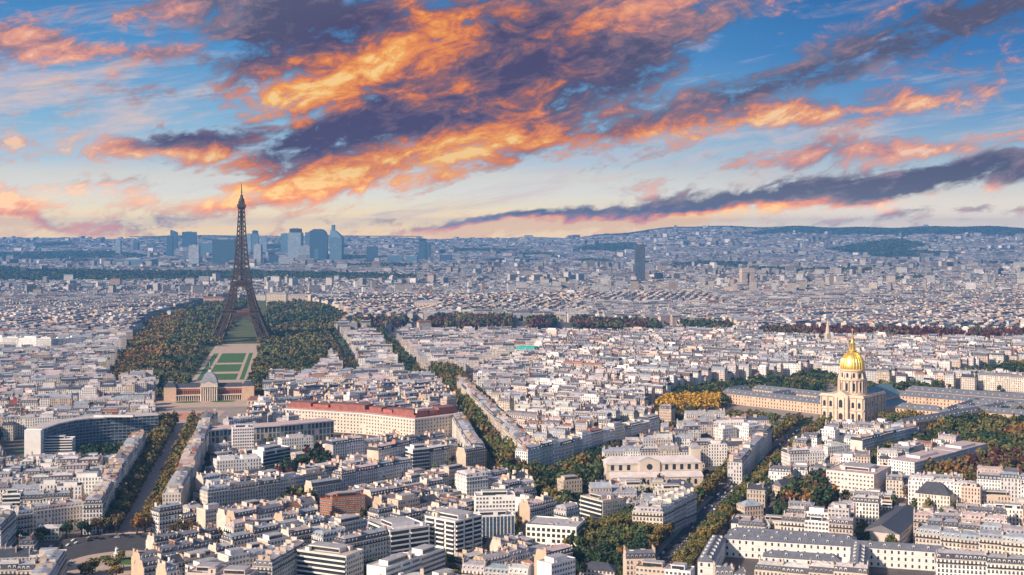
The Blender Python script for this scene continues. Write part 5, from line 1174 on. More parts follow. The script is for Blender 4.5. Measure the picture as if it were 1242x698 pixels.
for i, B in enumerate(NEAR):
    if B['kind'] == 'court': B['name'] = 'courtyard_building'
    root = make_building(B, 2 if (i < DETN or B['kind'] == 'grid') and not B.get('court') else 1)
    root['label'] = B['label']; root['group'] = 'apartment buildings of the near blocks'
print('windows', NW[0])
# ------------------------------------------------------------------ the rest of the city as one mass of roofs
class Mass:
    def __init__(s): s.V = []; s.Q = []; s.MI = []; s.T = []; s.UV = []; s.n = 0
    def frusta(s, cx, cy, rot, w, d, z0, z1, ixl, ixr, iy, ms, mt, ts, tt, nbw=None, nbd=None, ns=None, top=True):
        N = len(cx); 
        if N == 0: return
        c, sn = np.cos(rot), np.sin(rot); b = lambda v: np.broadcast_to(np.asarray(v, float), (N,))
        w, d, z0, z1, ixl, ixr, iy = map(b, (w, d, z0, z1, ixl, ixr, iy))
        X = np.stack([-w/2, w/2, w/2, -w/2, -w/2 + ixl, w/2 - ixr, w/2 - ixr, -w/2 + ixl], 1); Y = np.stack([-d/2, -d/2, d/2, d/2, -d/2 + iy, -d/2 + iy, d/2 - iy, d/2 - iy], 1)
        Z = np.stack([z0]*4 + [z1]*4, 1)
        P = np.stack([cx[:, None] + c[:, None]*X - sn[:, None]*Y, cy[:, None] + sn[:, None]*X + c[:, None]*Y, Z], 2); s.V.append(P.reshape(-1, 3))
        q = np.array([[0, 1, 5, 4], [1, 2, 6, 5], [2, 3, 7, 6], [3, 0, 4, 7]] + ([[4, 5, 6, 7]] if top else [])); k = len(q)
        s.Q.append((s.n + np.arange(N)[:, None, None]*8 + q[None]).reshape(-1, 4)); s.n += N*8
        mi = np.empty((N, k), int); ms = np.asarray(ms); mi[:, :4] = ms if ms.ndim else int(ms)
        if top: mi[:, 4] = mt
        s.MI.append(mi.ravel())
        t = np.empty((N, k, 3)); ts = np.asarray(ts); t[:, :4] = ts if ts.ndim == 3 else ts.reshape(-1, 1, 3); 
        if top: t[:, 4] = np.asarray(tt).reshape(-1, 3)
        s.T.append(t.reshape(-1, 3))
        uv = np.zeros((N, k, 4, 2))
        if nbw is not None:
            for f_, nb in ((0, nbw), (2, nbw), (1, nbd), (3, nbd)): uv[:, f_, 1, 0] = nb; uv[:, f_, 2, 0] = nb; uv[:, f_, 2, 1] = ns; uv[:, f_, 3, 1] = ns
        s.UV.append(uv.reshape(-1, 2))
    def build(s, name, mats):
        V = np.concatenate(s.V); Q = np.concatenate(s.Q); me = bpy.data.meshes.new(name)
        me.vertices.add(len(V)); me.vertices.foreach_set('co', V.astype(np.float32).ravel())
        me.loops.add(len(Q)*4); me.loops.foreach_set('vertex_index', Q.astype(np.int32).ravel())
        me.polygons.add(len(Q)); me.polygons.foreach_set('loop_start', (np.arange(len(Q))*4).astype(np.int32)); me.polygons.foreach_set('loop_total', np.full(len(Q), 4, np.int32))
        for m in mats: me.materials.append(m)
        me.polygons.foreach_set('material_index', np.concatenate(s.MI).astype(np.int32))
        a = me.attributes.new('tint', 'FLOAT_VECTOR', 'FACE'); a.data.foreach_set('vector', np.concatenate(s.T).astype(np.float32).ravel())
        u = me.uv_layers.new(name='uv'); u.data.foreach_set('uv', np.concatenate(s.UV).astype(np.float32).ravel())
        me.polygons.foreach_set('use_smooth', np.zeros(len(Q), bool)); me.update(calc_edges=True); print(name, len(Q)); return link(name, me)
MF, MBK, MR, MT = 0, 1, 2, 3        # facade, plain, roof, pots
MASSM = [M_FAC, M_BLK, M_ROOF, M_POT]
g2 = np.random.default_rng(3)
city = Mass()
def emit(L, lod):
    if not L: return
    A = lambda k: np.array([float(B.get(k) or 0) for B in L])
    cx = np.array([B['c'][0] for B in L]); cy = np.array([B['c'][1] for B in L]); rot = A('a'); w, d, h, rh = A('w'), A('d'), A('h'), A('rh')
    wall = np.array([B['wall'] for B in L]); rc = np.array([B['rc'] for B in L]); N = len(L)
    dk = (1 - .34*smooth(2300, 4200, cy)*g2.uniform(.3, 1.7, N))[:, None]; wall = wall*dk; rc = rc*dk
    oL, oR = A('oL') > 0, A('oR') > 0; z = terrain(cx, cy); sl = A('slate') > 0
    rcl = np.where(sl[:, None], np.array([[.065, .075, .105]])*g2.uniform(.8, 1.3, (N, 1)), rc)
    ms = np.full((N, 4), MF); ms[~oR, 1] = MBK; ms[~oL, 3] = MBK
    tw = np.repeat(wall[:, None], 4, 1); pt = np.array([[.56, .45, .35], [.64, .53, .42], [.62, .46, .35], [.50, .44, .40], [.72, .66, .6]])
    for f_, op in ((1, oR), (3, oL)): k_ = (~op) & (g2.random(N) < .7); tw[k_, f_] = pt[g2.integers(0, 5, k_.sum())]
    ns = np.maximum(1, np.round(h/3.15)); nbw = np.maximum(1, np.round(w/2.5)); nbd = np.maximum(1, np.round(d/2.5))
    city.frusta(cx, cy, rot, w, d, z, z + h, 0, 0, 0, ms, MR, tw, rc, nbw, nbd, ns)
    ty = np.array([B['roof'] for B in L])
    m = ty == 'mansard'; i = np.where(m)[0]
    il, ir = np.where(oL, 1.3, .02)[i], np.where(oR, 1.3, .02)[i]
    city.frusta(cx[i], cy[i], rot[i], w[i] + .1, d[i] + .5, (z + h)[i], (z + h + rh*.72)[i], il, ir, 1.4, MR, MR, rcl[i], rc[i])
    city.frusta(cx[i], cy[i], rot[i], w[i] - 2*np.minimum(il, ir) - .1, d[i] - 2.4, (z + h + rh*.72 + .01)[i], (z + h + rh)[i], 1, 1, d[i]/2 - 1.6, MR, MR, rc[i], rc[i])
    i = np.where((ty == 'gable') | (ty == 'hip'))[0]
    city.frusta(cx[i], cy[i], rot[i], w[i] + .4, d[i] + .6, (z + h)[i], (z + h + rh)[i], np.where(ty[i] == 'hip', np.minimum(w, d)[i]*.45, .01), np.where(ty[i] == 'hip', np.minimum(w, d)[i]*.45, .01), d[i]/2 + .2, MR, MR, rcl[i], rcl[i])
    i = np.where(ty == 'flat')[0]      # set back top storeys and lift huts
    city.frusta(cx[i] + g2.uniform(-1, 1, len(i)), cy[i] + g2.uniform(-1, 1, len(i)), rot[i], w[i]*g2.uniform(.4, .75, len(i)), d[i]*g2.uniform(.4, .65, len(i)), (z + h)[i], (z + h)[i] + g2.uniform(2, 3.4, len(i)), 0, 0, 0, MBK, MR, wall[i]*.97, rc[i])
    def off(j, x, y): return cx[j] + np.cos(rot[j])*x - np.sin(rot[j])*y, cy[j] + np.sin(rot[j])*x + np.cos(rot[j])*y
    # chimney walls on the party walls
    for sgn in (-1, 1):
        for half in ((-1, 1) if lod < 2 else (0,)):
            j = np.where((ty != 'flat') & (g2.random(N) < (.5 if lod < 2 else .4)) & (A('court') < 1))[0]
            Lc = g2.uniform(2.5, 4.5, len(j)) if lod < 2 else g2.uniform(5, 9, len(j)); X, Y = off(j, sgn*(w[j]/2 - .5), half*(d[j]*.25) + g2.uniform(-.5, .5, len(j)))
            tone = np.array([.52, .43, .34])*g2.uniform(.75, 1.25, (len(j), 1))*np.where(g2.random((len(j), 1)) < .12, [[.75, .4, .32]], [[1, 1, 1]])
            zt = (z + h + rh)[j] + g2.uniform(1, 2.4, len(j))
            city.frusta(X, Y, rot[j], .8, Lc, (z + h)[j], zt, 0, 0, 0, MBK, MBK, tone, tone)
            if lod < 2: city.frusta(X, Y, rot[j], .3, Lc*.86, zt, zt + .8, .04, .04, .1, MT, MT, tone, tone, top=True)
    if lod < 1:     # dormers to the street and to the court
        for sgn in (-1, 1):
            for k in range(7):
                nb = np.round(w/2.9); j = np.where((ty == 'mansard') & (nb > k) & (g2.random(N) < .9))[0]
                X, Y = off(j, (k + .5)/nb[j]*w[j] - w[j]/2, sgn*(d[j]/2 - .75)); t_ = wall[j]*.95
                city.frusta(X, Y, rot[j], 1.5, 1.5, (z + h)[j] + .3, (z + h)[j] + 2.1, 0, 0, 0, MF, MR, t_, rc[j], np.ones(len(j)), np.ones(len(j)), np.ones(len(j)))
    # small clutter on the roofs
    for q in range(2 if lod < 2 else 1):
        j = np.where(g2.random(N) < .6)[0]; X, Y = off(j, g2.uniform(-.4, .4, len(j))*w[j], g2.uniform(-.12, .12, len(j))*d[j])
        t_ = np.where(g2.random((len(j), 1)) < .5, [[.68, .64, .62]], [[.24, .23, .25]])*g2.uniform(.7, 1.15, (len(j), 1))
        city.frusta(X, Y, rot[j], g2.uniform(1, 3.5, len(j)), g2.uniform(1, 2.5, len(j)), (z + h + rh*.6)[j], (z + h + rh)[j] + g2.uniform(.3, 1.8, len(j)), 0, 0, 0, MBK, MBK, t_, t_)
dist = lambda B: B['c'][1]
emit([B for B in REST if dist(B) < 1700], 0); emit([B for B in REST if 1700 <= dist(B) < 2750], 1); emit([B for B in REST if dist(B) >= 2750], 2)
# far quarters out to the hills
FAR = []
y = 4200.
while y < 15800:
    st_ = 26 + (y - 4200)*.0042; n = int((.83*y + 200)/st_); x = (np.arange(n) - n/2)*st_ + g2.uniform(-.35, .35, n)*st_
    FAR.append(np.stack([x, y + g2.uniform(-.4, .4, n)*st_, np.full(n, st_)], 1)); y += st_*.86
FAR = np.concatenate(FAR)
fx, fy, fs = FAR.T
keep = g2.random(len(fx)) < .93
CREST = [[(900, 14500), (7200, 14300), (7200, 15600), (1400, 15600)], [(2300, 12900), (7000, 12300), (7000, 14290), (3000, 14290)]]
FORESTS = [FOR1, *CREST, gp((800, 326), (850, 319), (930, 321), (900, 327), (840, 330)), gp((1000, 312), (1090, 308), (1130, 311), (1040, 315)), gp((-40, 313), (130, 311), (200, 315), (60, 318), (-40, 318)), gp((1060, 345), (1130, 342), (1150, 346), (1080, 349)), gp((560, 318), (640, 316), (600, 320))]
for p_ in FORESTS: keep &= ~inpoly(fx, fy, p_)
keep &= ~inpoly(fx, fy, circ(G(906, 348), 90, 90)); keep &= ~((abs(fx - fy*(906 - CXP)/F) < 46) & (fy > 4780) & (fy < 5200))
keep &= ~((g2.random(len(fx)) < .62*smooth(9500, 14000, fy)))
for _ in range(46):        # pockets of green among the far roofs
    px_, py_ = g2.uniform(-20, 1260), 289 + 48*g2.random()**1.3; l_ = g2.uniform(14, 60)*(1 if py_ > 300 else 1.6); t_ = g2.uniform(.6, 1.6)*(py_ - 282)/24
    P_ = gp(*[(px_ + l_*math.cos(a_)*(1 + .3*math.sin(3*a_ + px_)), max(284.5, py_ + t_*math.sin(a_))) for a_ in np.linspace(0, 2*PI, 14, endpoint=False)])
    if min(q[1] for q in P_) > 4300: FORESTS.append(P_); keep &= ~inpoly(fx, fy, P_)
# no house where a tower stands
for o_ in [o for o in COL.objects if o.parent is None and o.get('category') in ('skyscraper',)]: keep &= ~((abs(fx - o_.location.x) < 45) & (fy > o_.location.y - 20) & (fy < o_.location.y + 110))
fx, fy, fs = fx[keep], fy[keep], fs[keep]; N = len(fx)
cell = (np.floor(fx/600)*131 + np.floor(fy/600)*57).astype(int); frot = np.radians((cell*37) % 90) + g2.choice([0, PI/2], N)
fw = fs*g2.uniform(.7, 1.5, N); fd = fs*g2.uniform(.35, .6, N); fh = g2.uniform(13, 20, N)*(1 - .5*smooth(8000, 12500, fy)) + (g2.random(N) < .035)*g2.uniform(8, 30, N)
fz = terrain(fx, fy)
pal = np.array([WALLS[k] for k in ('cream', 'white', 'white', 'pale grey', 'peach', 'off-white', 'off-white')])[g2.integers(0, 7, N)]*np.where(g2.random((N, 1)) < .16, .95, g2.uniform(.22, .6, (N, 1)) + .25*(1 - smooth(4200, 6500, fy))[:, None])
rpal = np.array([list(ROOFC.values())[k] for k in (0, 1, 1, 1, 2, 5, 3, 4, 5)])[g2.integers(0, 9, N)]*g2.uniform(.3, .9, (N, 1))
nearf = fy < 7500
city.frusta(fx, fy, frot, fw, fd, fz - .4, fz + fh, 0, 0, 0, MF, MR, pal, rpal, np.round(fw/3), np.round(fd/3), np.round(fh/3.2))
j = np.where(g2.random(N) < .75)[0]
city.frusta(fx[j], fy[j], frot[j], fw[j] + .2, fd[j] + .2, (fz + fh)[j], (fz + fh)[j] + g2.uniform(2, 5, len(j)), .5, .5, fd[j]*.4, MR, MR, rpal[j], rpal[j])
j = np.where((g2.random(N) < .6) & nearf)[0]
city.frusta(fx[j] + g2.uniform(-5, 5, len(j)), fy[j] + g2.uniform(-3, 3, len(j)), frot[j], g2.uniform(1, 3, len(j)), g2.uniform(4, 9, len(j)), (fz + fh)[j], (fz + fh)[j] + g2.uniform(3, 7, len(j)), 0, 0, 0, MBK, MBK, pal[j], pal[j])
tag(city.build('city_buildings', MASSM), 'dense mass of pale houses and zinc roofs filling the city to the horizon', 'buildings', kind='stuff')

# ------------------------------------------------------------------ trees
TREES = []      # x, y, height, crown radius, colour key, row key, clipped
LEAFC = {k_: tuple(min(.5, v_*1.3) for v_ in c_) for k_, c_ in {'olive': (.098, .092, .030), 'green': (.05, .072, .028), 'dark': (.022, .042, .020), 'brown': (.088, .066, .034), 'gold': (.33, .20, .025), 'orange': (.18, .09, .03), 'maroon': (.075, .028, .028), 'ochre': (.135, .10, .030)}.items()}
r3 = random.Random(21)
def ptaken(x, y):
    i = int((x - OX0)/OC); j = int((y - OY0)/OC); return 0 <= i < BOC.shape[1] and 0 <= j < BOC.shape[0] and BOC[j, i]
def trow(P, off, sp, h, rad, cols, key, clip=0):
    Q = offset_line(P, off)
    for (x0, y0), (x1, y1) in zip(Q, Q[1:]):
        L = math.hypot(x1 - x0, y1 - y0); n = max(1, int(L/sp))
        for i in range(n):
            t = (i + .5 + r3.uniform(-.2, .2))/n; x, y = x0 + (x1 - x0)*t + r3.uniform(-.7, .7), y0 + (y1 - y0)*t + r3.uniform(-.7, .7)
            if ptaken(x, y) or r3.random() < .04: continue
            k = r3.uniform(.82, 1.18); TREES.append((x, y, h*k, rad*r3.uniform(.88, 1.14), cpick(cols, x*1.4, y*1.4), key, clip))
def cpick(cols, x, y):     # neighbours tend to share a tone
    v = .5 + .28*math.sin(x/31. + 1.7*math.sin(y/43.)) + .22*math.sin(y/37. + x/71.) + r3.uniform(-.16, .16)
    return cols[min(len(cols) - 1, max(0, int(v*len(cols))))]
def tpoly(poly, sp, h, rad, cols, key, skip=None):
    xs = [p[0] for p in poly]; ys = [p[1] for p in poly]; y = min(ys)
    while y < max(ys):
        x = min(xs)
        while x < max(xs):
            a, b = x + r3.uniform(-.4, .4)*sp, y + r3.uniform(-.4, .4)*sp
            if inpoly(np.array([a]), np.array([b]), poly)[0] and not ptaken(a, b) and not (skip and skip(a, b)):
                k = r3.uniform(.75, 1.25); c = cols(a, b) if callable(cols) else cpick(cols, a, b); TREES.append((a, b, h*k, rad*r3.uniform(.85, 1.2), c, key, 0))
            x += sp
        y += sp
def one(px, py, h, rad, col, key): x, y = G(px, py); TREES.append((x, y, h, rad, col, key, 0))
AVL = 'the left rows of the wide left avenue'; AVR = 'the right rows of the wide left avenue'
for off in (-24, -17.5, -11): trow(AV_A, off, 7.5, 16, 5.8, ['olive', 'brown', 'olive', 'ochre', 'green'], AVL)
for off in (10, 16, 21): trow(AV_A, off, 7.5, 15, 5.6, ['olive', 'ochre', 'olive', 'brown', 'ochre'], AVR)
one(166, 648, 14, 7, 'orange', 'the near end of the wide left avenue'); one(170, 640, 13, 6, 'ochre', 'the near end of the wide left avenue')
trow(gp((18, 664), (58, 656), (104, 650)), 0, 9, 13, 6, ['dark', 'dark', 'green'], 'the dark row before the bottom left houses'); one(110, 647, 20, 9.5, 'dark', 'a big dark tree at the end of the dark row')
trow(gp((202, 646), (240, 640), (276, 630)), 0, 6, 9, 4.6, ['dark', 'green', 'olive'], 'the clipped hedge row right of the left avenue', 1); trow(gp((204, 650), (240, 645), (278, 634)), 0, 6, 9, 4.6, ['olive', 'green', 'brown'], 'the clipped hedge row right of the left avenue', 1)
for px, py, h, rd, c in ((104, 704, 12, 7.5, 'ochre'), (112, 697, 11, 6.5, 'olive'), (136, 694, 12, 7, 'olive'), (141, 703, 10, 6, 'ochre'), (128, 684, 6, 4, 'green'), (147, 680, 7, 4, 'olive')): one(px, py, h, rd, c, 'the round traffic island')
for off in (-15, -6, 5, 14): trow(AV_B, off, 8, 18, 6.6, ['olive', 'green', 'olive', 'brown', 'ochre'], 'the middle avenue')
trow(AV_B2, -11, 8, 15, 6.4, ['olive', 'dark', 'green'], 'the continuation of the middle avenue'); trow(AV_B2, 11, 8, 15, 6.4, ['olive', 'ochre', 'green'], 'the continuation of the middle avenue')
for off, cl in ((-17, 'f'), (-10, 'f'), (10, 'n'), (17, 'n')): trow(AV_C, off, 6.5, 11, 4.8, ['dark', 'green', 'olive'] if cl == 'f' else ['olive', 'green', 'brown', 'dark'], 'the clipped double row beyond the arched church', 1)
for off in (-19.5, -14): trow(AV_D, off, 8, 12.5, 5.3, ['olive', 'green', 'ochre', 'olive', 'brown'], 'the left row of the right hand boulevard')
for off in (14, 19.5): trow(AV_D, off, 8, 12.5, 5.3, ['olive', 'ochre', 'green', 'olive'], 'the right row of the right hand boulevard')
tpoly(PARKS[3], 9.5, 16, 6.5, ['olive', 'olive', 'green', 'dark', 'ochre'], 'the triangle of trees below the clipped double row')
tpoly(PARKS[2], 10, 15, 6.5, ['dark', 'dark', 'green', 'olive'], 'the small park left of the right hand boulevard')
one(760, 690, 16, 7, 'orange', 'a bright orange tree in the small park'); one(726, 684, 15, 7, 'maroon', 'a dull maroon tree in the small park'); one(755, 662, 22, 12, 'olive', 'a big yellow green tree in the small park'); one(738, 668, 18, 9, 'green', 'the small park left of the right hand boulevard'); one(778, 664, 15, 8, 'dark', 'the small park left of the right hand boulevard'); one(762, 672, 16, 8, 'ochre', 'the small park left of the right hand boulevard')
tpoly(PARKS[5], 10, 15, 6.5, ['dark', 'maroon', 'dark', 'brown', 'orange', 'green'], 'the autumn garden beside the peach walled house'); one(1000, 628, 27, 12, 'dark', 'a very big dark tree beside the white office'); one(990, 622, 22, 9, 'olive', 'the autumn garden beside the peach walled house'); one(970, 634, 17, 9, 'orange', 'a rust orange tree in the autumn garden')
def pk0(x, y):
    px, py = PX(x, y); return r3.choice(['maroon', 'maroon', 'brown', 'olive']) if px > 1172 and py > 562 else cpick(['olive', 'dark', 'green', 'olive', 'ochre', 'brown', 'orange'], x, y)
tpoly(PARKS[0], 10.5, 16, 6.8, pk0, 'the wooded park at the right edge')
def pk1(x, y):
    px, py = PX(x, y); return 'gold' if 795 < px < 872 and 488 < py < 504 else r3.choice(['dark', 'green', 'olive', 'dark'] if py < 486 else ['olive', 'brown', 'green'])
tpoly(PARKS[1], 11, 14, 6.6, pk1, 'the garden left of the golden dome', skip=lambda x, y: 498 < PX(x, y)[1] < 540 and PX(x, y)[0] > 872 and r3.random() < .85)
tpoly(gp((798, 504), (868, 500), (872, 490), (800, 492)), 9, 15, 7, ['gold'], 'the golden grove left of the dome')
tpoly(PARKS[4], 11, 13, 6.5, ['dark', 'green', 'olive', 'ochre'], 'the esplanade trees at the right edge', skip=lambda x, y: PX(x, y)[0] > 1205 and PX(x, y)[1] > 455)
sheet('esplanade_lawn', [gp((1205, 466), (1260, 462), (1260, 454), (1212, 457))], .15, M_GRASS); sheet('hospital_lawn', [gp((930, 513), (985, 510), (990, 516), (950, 519))], .15, M_GRASS)
tpoly(PARKS[6], 9, 11, 5.6, ['green', 'olive', 'dark', 'ochre'], 'the tree row between the white offices')
for p_, cc_ in ((PARKS[7], ['brown', 'dark', 'maroon', 'olive']), (PARKS[8], ['maroon', 'maroon', 'brown']), (PARKS[9], ['dark', 'green'])): tpoly(p_, 12, 19, 8, cc_, 'river', skip=lambda x, y: math.sin(x/47.) + math.sin(x/19. + 1) > (.9 if PX(x, y)[0] < 900 else 1.7))
for p_ in PARKS[10:]: tpoly(p_, 8.5, 14, 6, ['dark', 'dark', 'maroon', 'green', 'olive'], 'the dark gardens between the white blocks')
trow(AV_E, -8, 9, 14, 6, ['dark', 'green', 'brown'], 'x'); trow(AV_E, 8, 9, 14, 6, ['brown', 'olive'], 'x'); trow(AV_F, -7, 8, 15, 6, ['olive', 'dark', 'green'], 'x'); trow(AV_F, 7, 8, 15, 6, ['dark', 'olive'], 'x')
for off in (-14, -5, 5, 14): trow(AV_G, off, 9, 14, 6.5, ['dark', 'green', 'olive'], 'x')
def pkc(x, y):
    px, py = PX(x, y)
    if px < 215 - (py - 400)*.55 + 0: return cpick(['olive', 'ochre', 'orange', 'ochre', 'olive', 'ochre'], x, y)
    if py < 400: return cpick(['brown', 'olive', 'dark', 'green', 'olive'], x, y)
    return cpick(['brown', 'ochre', 'olive', 'olive', 'green', 'olive', 'dark'] if py > 430 else ['ochre', 'olive', 'green', 'olive', 'olive', 'brown'], x, y)
def pskip(x, y):
    v = Vector((x, y)) - ax0; t, s_ = v.dot(axd), v.dot(axn)
    return (abs(s_) < LW + 5 and t < 545 + 0) or (abs(s_) < 72 and 455 < t < 590) or (abs(s_) < 34 and t > 540)
tpoly(gp((98, 549), (150, 545), (186, 548), (182, 563), (100, 566)), 9, 9, 5, ['dark', 'green', 'olive'], 'the garden before the curved office')
tpoly(gp((1000, 459), (1050, 470), (1140, 472), (1140, 477), (1050, 477), (1000, 468)), 11, 13, 6.5, ['dark', 'green', 'olive'], 'x')
tpoly(BEHIND, 11, 12, 6, pkc, 'x', lambda x, y: abs((Vector((x, y)) - ax0).dot(axn)) < LW + 4)
tpoly(gp((1068, 512), (1118, 508), (1122, 516), (1075, 520)), 9, 12, 6, ['olive', 'ochre', 'green'], 'the little court garden right of the domed church')
tpoly(gp((884, 500), (985, 511), (982, 514), (884, 503)), 8, 6, 4, ['brown', 'olive', 'ochre'], 'the low garden before the palace wing')
tpoly(PARK, 12.5, 14, 6.8, pkc, 'x', lambda x, y: pskip(x, y) or math.sin(x/29. + math.sin(y/53.)*2) + math.sin(y/61. + x/90.) > 1.05 or r3.random() < .1)
# scattered garden and street trees
for i in range(9000):
    y = 900 + 3300*math.sqrt(r3.random()) if i < 7000 else r3.uniform(840, 1500); x = r3.uniform(-.41, .41)*y
    ii_, jj_ = int((x - OX0)/OC), int((y - OY0)/OC)
    if 0 <= ii_ < OCC.shape[1] and 0 <= jj_ < OCC.shape[0] and not OCC[jj_, ii_] and not ptaken(x, y):
        ok = True
        for B in (): pass
        if ok: TREES.append((x, y, r3.uniform(8, 14), r3.uniform(2.8, 5), r3.choice(['dark', 'green', 'olive', 'brown']), 'the courtyards of the near blocks', 0))
# trees must not grow through houses
FP = np.zeros_like(OCC)
_O, OCC = OCC, FP
for B in BLD: mark(rectpts(B['o'], B['a'], -1.5, B['w'] + 1.5, -1.5, B['d'] + 1.5))
OCC = _O
def infp(x, y): i = int((x - OX0)/OC); j = int((y - OY0)/OC); return 0 <= i < FP.shape[1] and 0 <= j < FP.shape[0] and FP[j, i]
TREES = [t for t in TREES if not infp(t[0], t[1])]
def crown_pts(seed, clip, n):
    g = np.random.default_rng(seed); k = 13
    if clip: C = np.stack([g.uniform(-.62, .62, k), g.uniform(-.62, .62, k), g.uniform(-.5, .5, k)], 1); cr = np.full(k, .45)
    else:
        C = g.normal(0, 1, (k, 3)); C /= np.linalg.norm(C, axis=1)[:, None]; C *= g.uniform(.25, .72, (k, 1)); C[:, 2] = C[:, 2]*.9 + .02; cr = g.uniform(.3, .5, k)
    idx = g.integers(0, k, n); D = g.normal(0, 1, (n, 3)); D /= np.linalg.norm(D, axis=1)[:, None]
    P = C[idx] + D*cr[idx][:, None]*g.uniform(.72, 1.0, (n, 1)); tone = g.uniform(.78, 1.28, k)[idx]*g.uniform(.8, 1.25, n); return P, D, tone
def leaf_arrays(seed, clip, n, size):
    P, D, tone = crown_pts(seed, clip, n); g = np.random.default_rng(seed + 99)
    nrm = D + g.normal(0, .55, (n, 3)); nrm /= np.linalg.norm(nrm, axis=1)[:, None]
    a = np.cross(nrm, g.normal(0, 1, (n, 3))); a /= np.linalg.norm(a, axis=1)[:, None]; b = np.cross(nrm, a); sz = size*g.uniform(.6, 1.3, (n, 1))
    return np.stack([P - a*sz, P - b*sz*.8, P + a*sz, P + b*sz*.8], 1), tone      # n,4,3 in unit crown
def quads_mesh(name, V, T, mat):
    n = len(V); me = bpy.data.meshes.new(name); me.vertices.add(n*4); me.vertices.foreach_set('co', V.astype(np.float32).ravel())
    me.loops.add(n*4); me.loops.foreach_set('vertex_index', np.arange(n*4, dtype=np.int32)); me.polygons.add(n)
    me.polygons.foreach_set('loop_start', (np.arange(n)*4).astype(np.int32)); me.polygons.foreach_set('loop_total', np.full(n, 4, np.int32)); me.materials.append(mat)
    at = me.attributes.new('tint', 'FLOAT_VECTOR', 'FACE'); at.data.foreach_set('vector', T.astype(np.float32).ravel()); me.polygons.foreach_set('use_smooth', np.zeros(n, bool)); me.update(calc_edges=True); return me
CROWN = {}
def crown_mesh(col, v, clip):
    if (col, v, clip) not in CROWN:
        V, tone = leaf_arrays(v*7 + (50 if clip else 0), clip, 620, .135); g = np.random.default_rng(v)
        T = np.array(LEAFC[col])[None]*tone[:, None]*np.stack([g.uniform(.9, 1.14, 620), g.uniform(.94, 1.06, 620), g.uniform(.85, 1.15, 620)], 1)
        CROWN[(col, v, clip)] = quads_mesh('crown', V, T, M_LEAF)
    return CROWN[(col, v, clip)]
tb = MB(); tb.lathe([(.06, 0), (.042, .25), (.03, .5)], 7, M_BARK)
for a in (0, 2.1, 4.2): tb.beam((0, 0, .42), (.22*math.cos(a), .22*math.sin(a), .78), .045, M_BARK, .015)
TRUNK = tb.mesh('trunk')
TREES.sort(key=lambda t: t[1] + (120 if t[5].startswith('the courtyards') else 0) + (3000 if not (-.4 < t[0]/t[1] < .4) or PX(t[0], t[1], t[2])[1] > 700 else 0))
CN = {'olive': 'olive green', 'green': 'mid green', 'dark': 'dark green', 'brown': 'brownish', 'gold': 'golden yellow', 'orange': 'rust orange', 'maroon': 'maroon', 'ochre': 'yellow ochre'}
KEYD = {}
for t_ in TREES: KEYD.setdefault(t_[5], []).append(t_[1])
for v_ in KEYD.values(): v_.sort()
def where(key, x, y):
    if key.startswith('the courtyards'):
        gx_, gy_ = PX(x, y); return 'growing between houses ' + min(ANCH, key=lambda A: math.hypot((A[1] - gx_), (A[2] - gy_)*1.6))[0]
    v_ = KEYD[key]; n_ = len(v_)
    if n_ < 12: return 'in ' + key
    f_ = sum(q < y for q in v_)/n_; return ('nearest part of ' if f_ < .34 else 'middle part of ' if f_ < .67 else 'farthest part of ') + key
for i, (x, y, h, rad, col, key, clip) in enumerate(TREES[:300]):
    t = empty('clipped_tree' if clip else 'tree', (x, y, .12), r3.uniform(0, 6.28), cat='tree', group='trees of ' + key if not key.startswith('a ') else None)
    t['label'] = key if key.startswith('a ') else '%s %stree, %s' % (CN[col], 'clipped ' if clip else 'autumn ' if col in ('orange', 'gold', 'maroon', 'ochre', 'brown') else 'leafy ', where(key, x, y))
    if key.startswith('a '): t['group'] = 'garden trees'
    tr = link('trunk', TRUNK, t); tr.scale = (h, h, h)
    c = link('crown', crown_mesh(col, r3.randrange(4), clip), t, (0, 0, h*.62)); c.scale = (rad, rad, h*.42)
Vs, Ts = [], []
LA = [leaf_arrays(300 + k, 0, 110, .24) for k in range(6)]; LC = [leaf_arrays(400 + k, 1, 110, .24) for k in range(3)]
LF = [leaf_arrays(500 + k, 0, 40, .36) for k in range(5)]
for (x, y, h, rad, col, key, clip) in TREES[300:]:
    V, tone = r3.choice(LF if y > 2300 else LC if clip else LA); a = r3.uniform(0, 6.28); c, s_ = math.cos(a), math.sin(a)
    W_ = np.stack([V[..., 0]*c - V[..., 1]*s_, V[..., 0]*s_ + V[..., 1]*c, V[..., 2]], 2)*np.array([rad, rad, h*.45]) + np.array([x, y, h*.58]); Vs.append(W_); Ts.append(np.array(LEAFC[col])[None]*tone[:, None]*r3.uniform(.8, 1.2))
tag(link('park_trees', quads_mesh('park_trees', np.concatenate(Vs), np.concatenate(Ts), M_LEAF)), 'mass of green, brown and orange trees of the farther parks and avenues', 'trees', kind='stuff')
# far woods
Vs, Ts = [], []
for p_ in FORESTS:
    sp = 24 if min(q[1] for q in p_) < 7000 else 38
    xs = [q[0] for q in p_]; ys = [q[1] for q in p_]; X, Y = np.meshgrid(np.arange(min(xs), max(xs), sp), np.arange(min(ys), max(ys), sp)); X = (X + rng.uniform(-.4, .4, X.shape)*sp).ravel(); Y = (Y + rng.uniform(-.4, .4, Y.shape)*sp).ravel()
    k = inpoly(X, Y, p_) & (abs(X) < .42*Y + 100); X, Y = X[k], Y[k]; Z = terrain(X, Y)
    for x, y, z in zip(X, Y, Z):
        V, tone = LF[r3.randrange(5)]; V, tone = V[:22], tone[:22]; rr_ = sp*.62
        Vs.append(V*np.array([rr_, rr_, 9]) + np.array([x, y, z + 9 + r3.uniform(0, 4)])); Ts.append(np.array(LEAFC[r3.choice(['dark', 'dark', 'green', 'olive'])])[None]*tone[:, None])
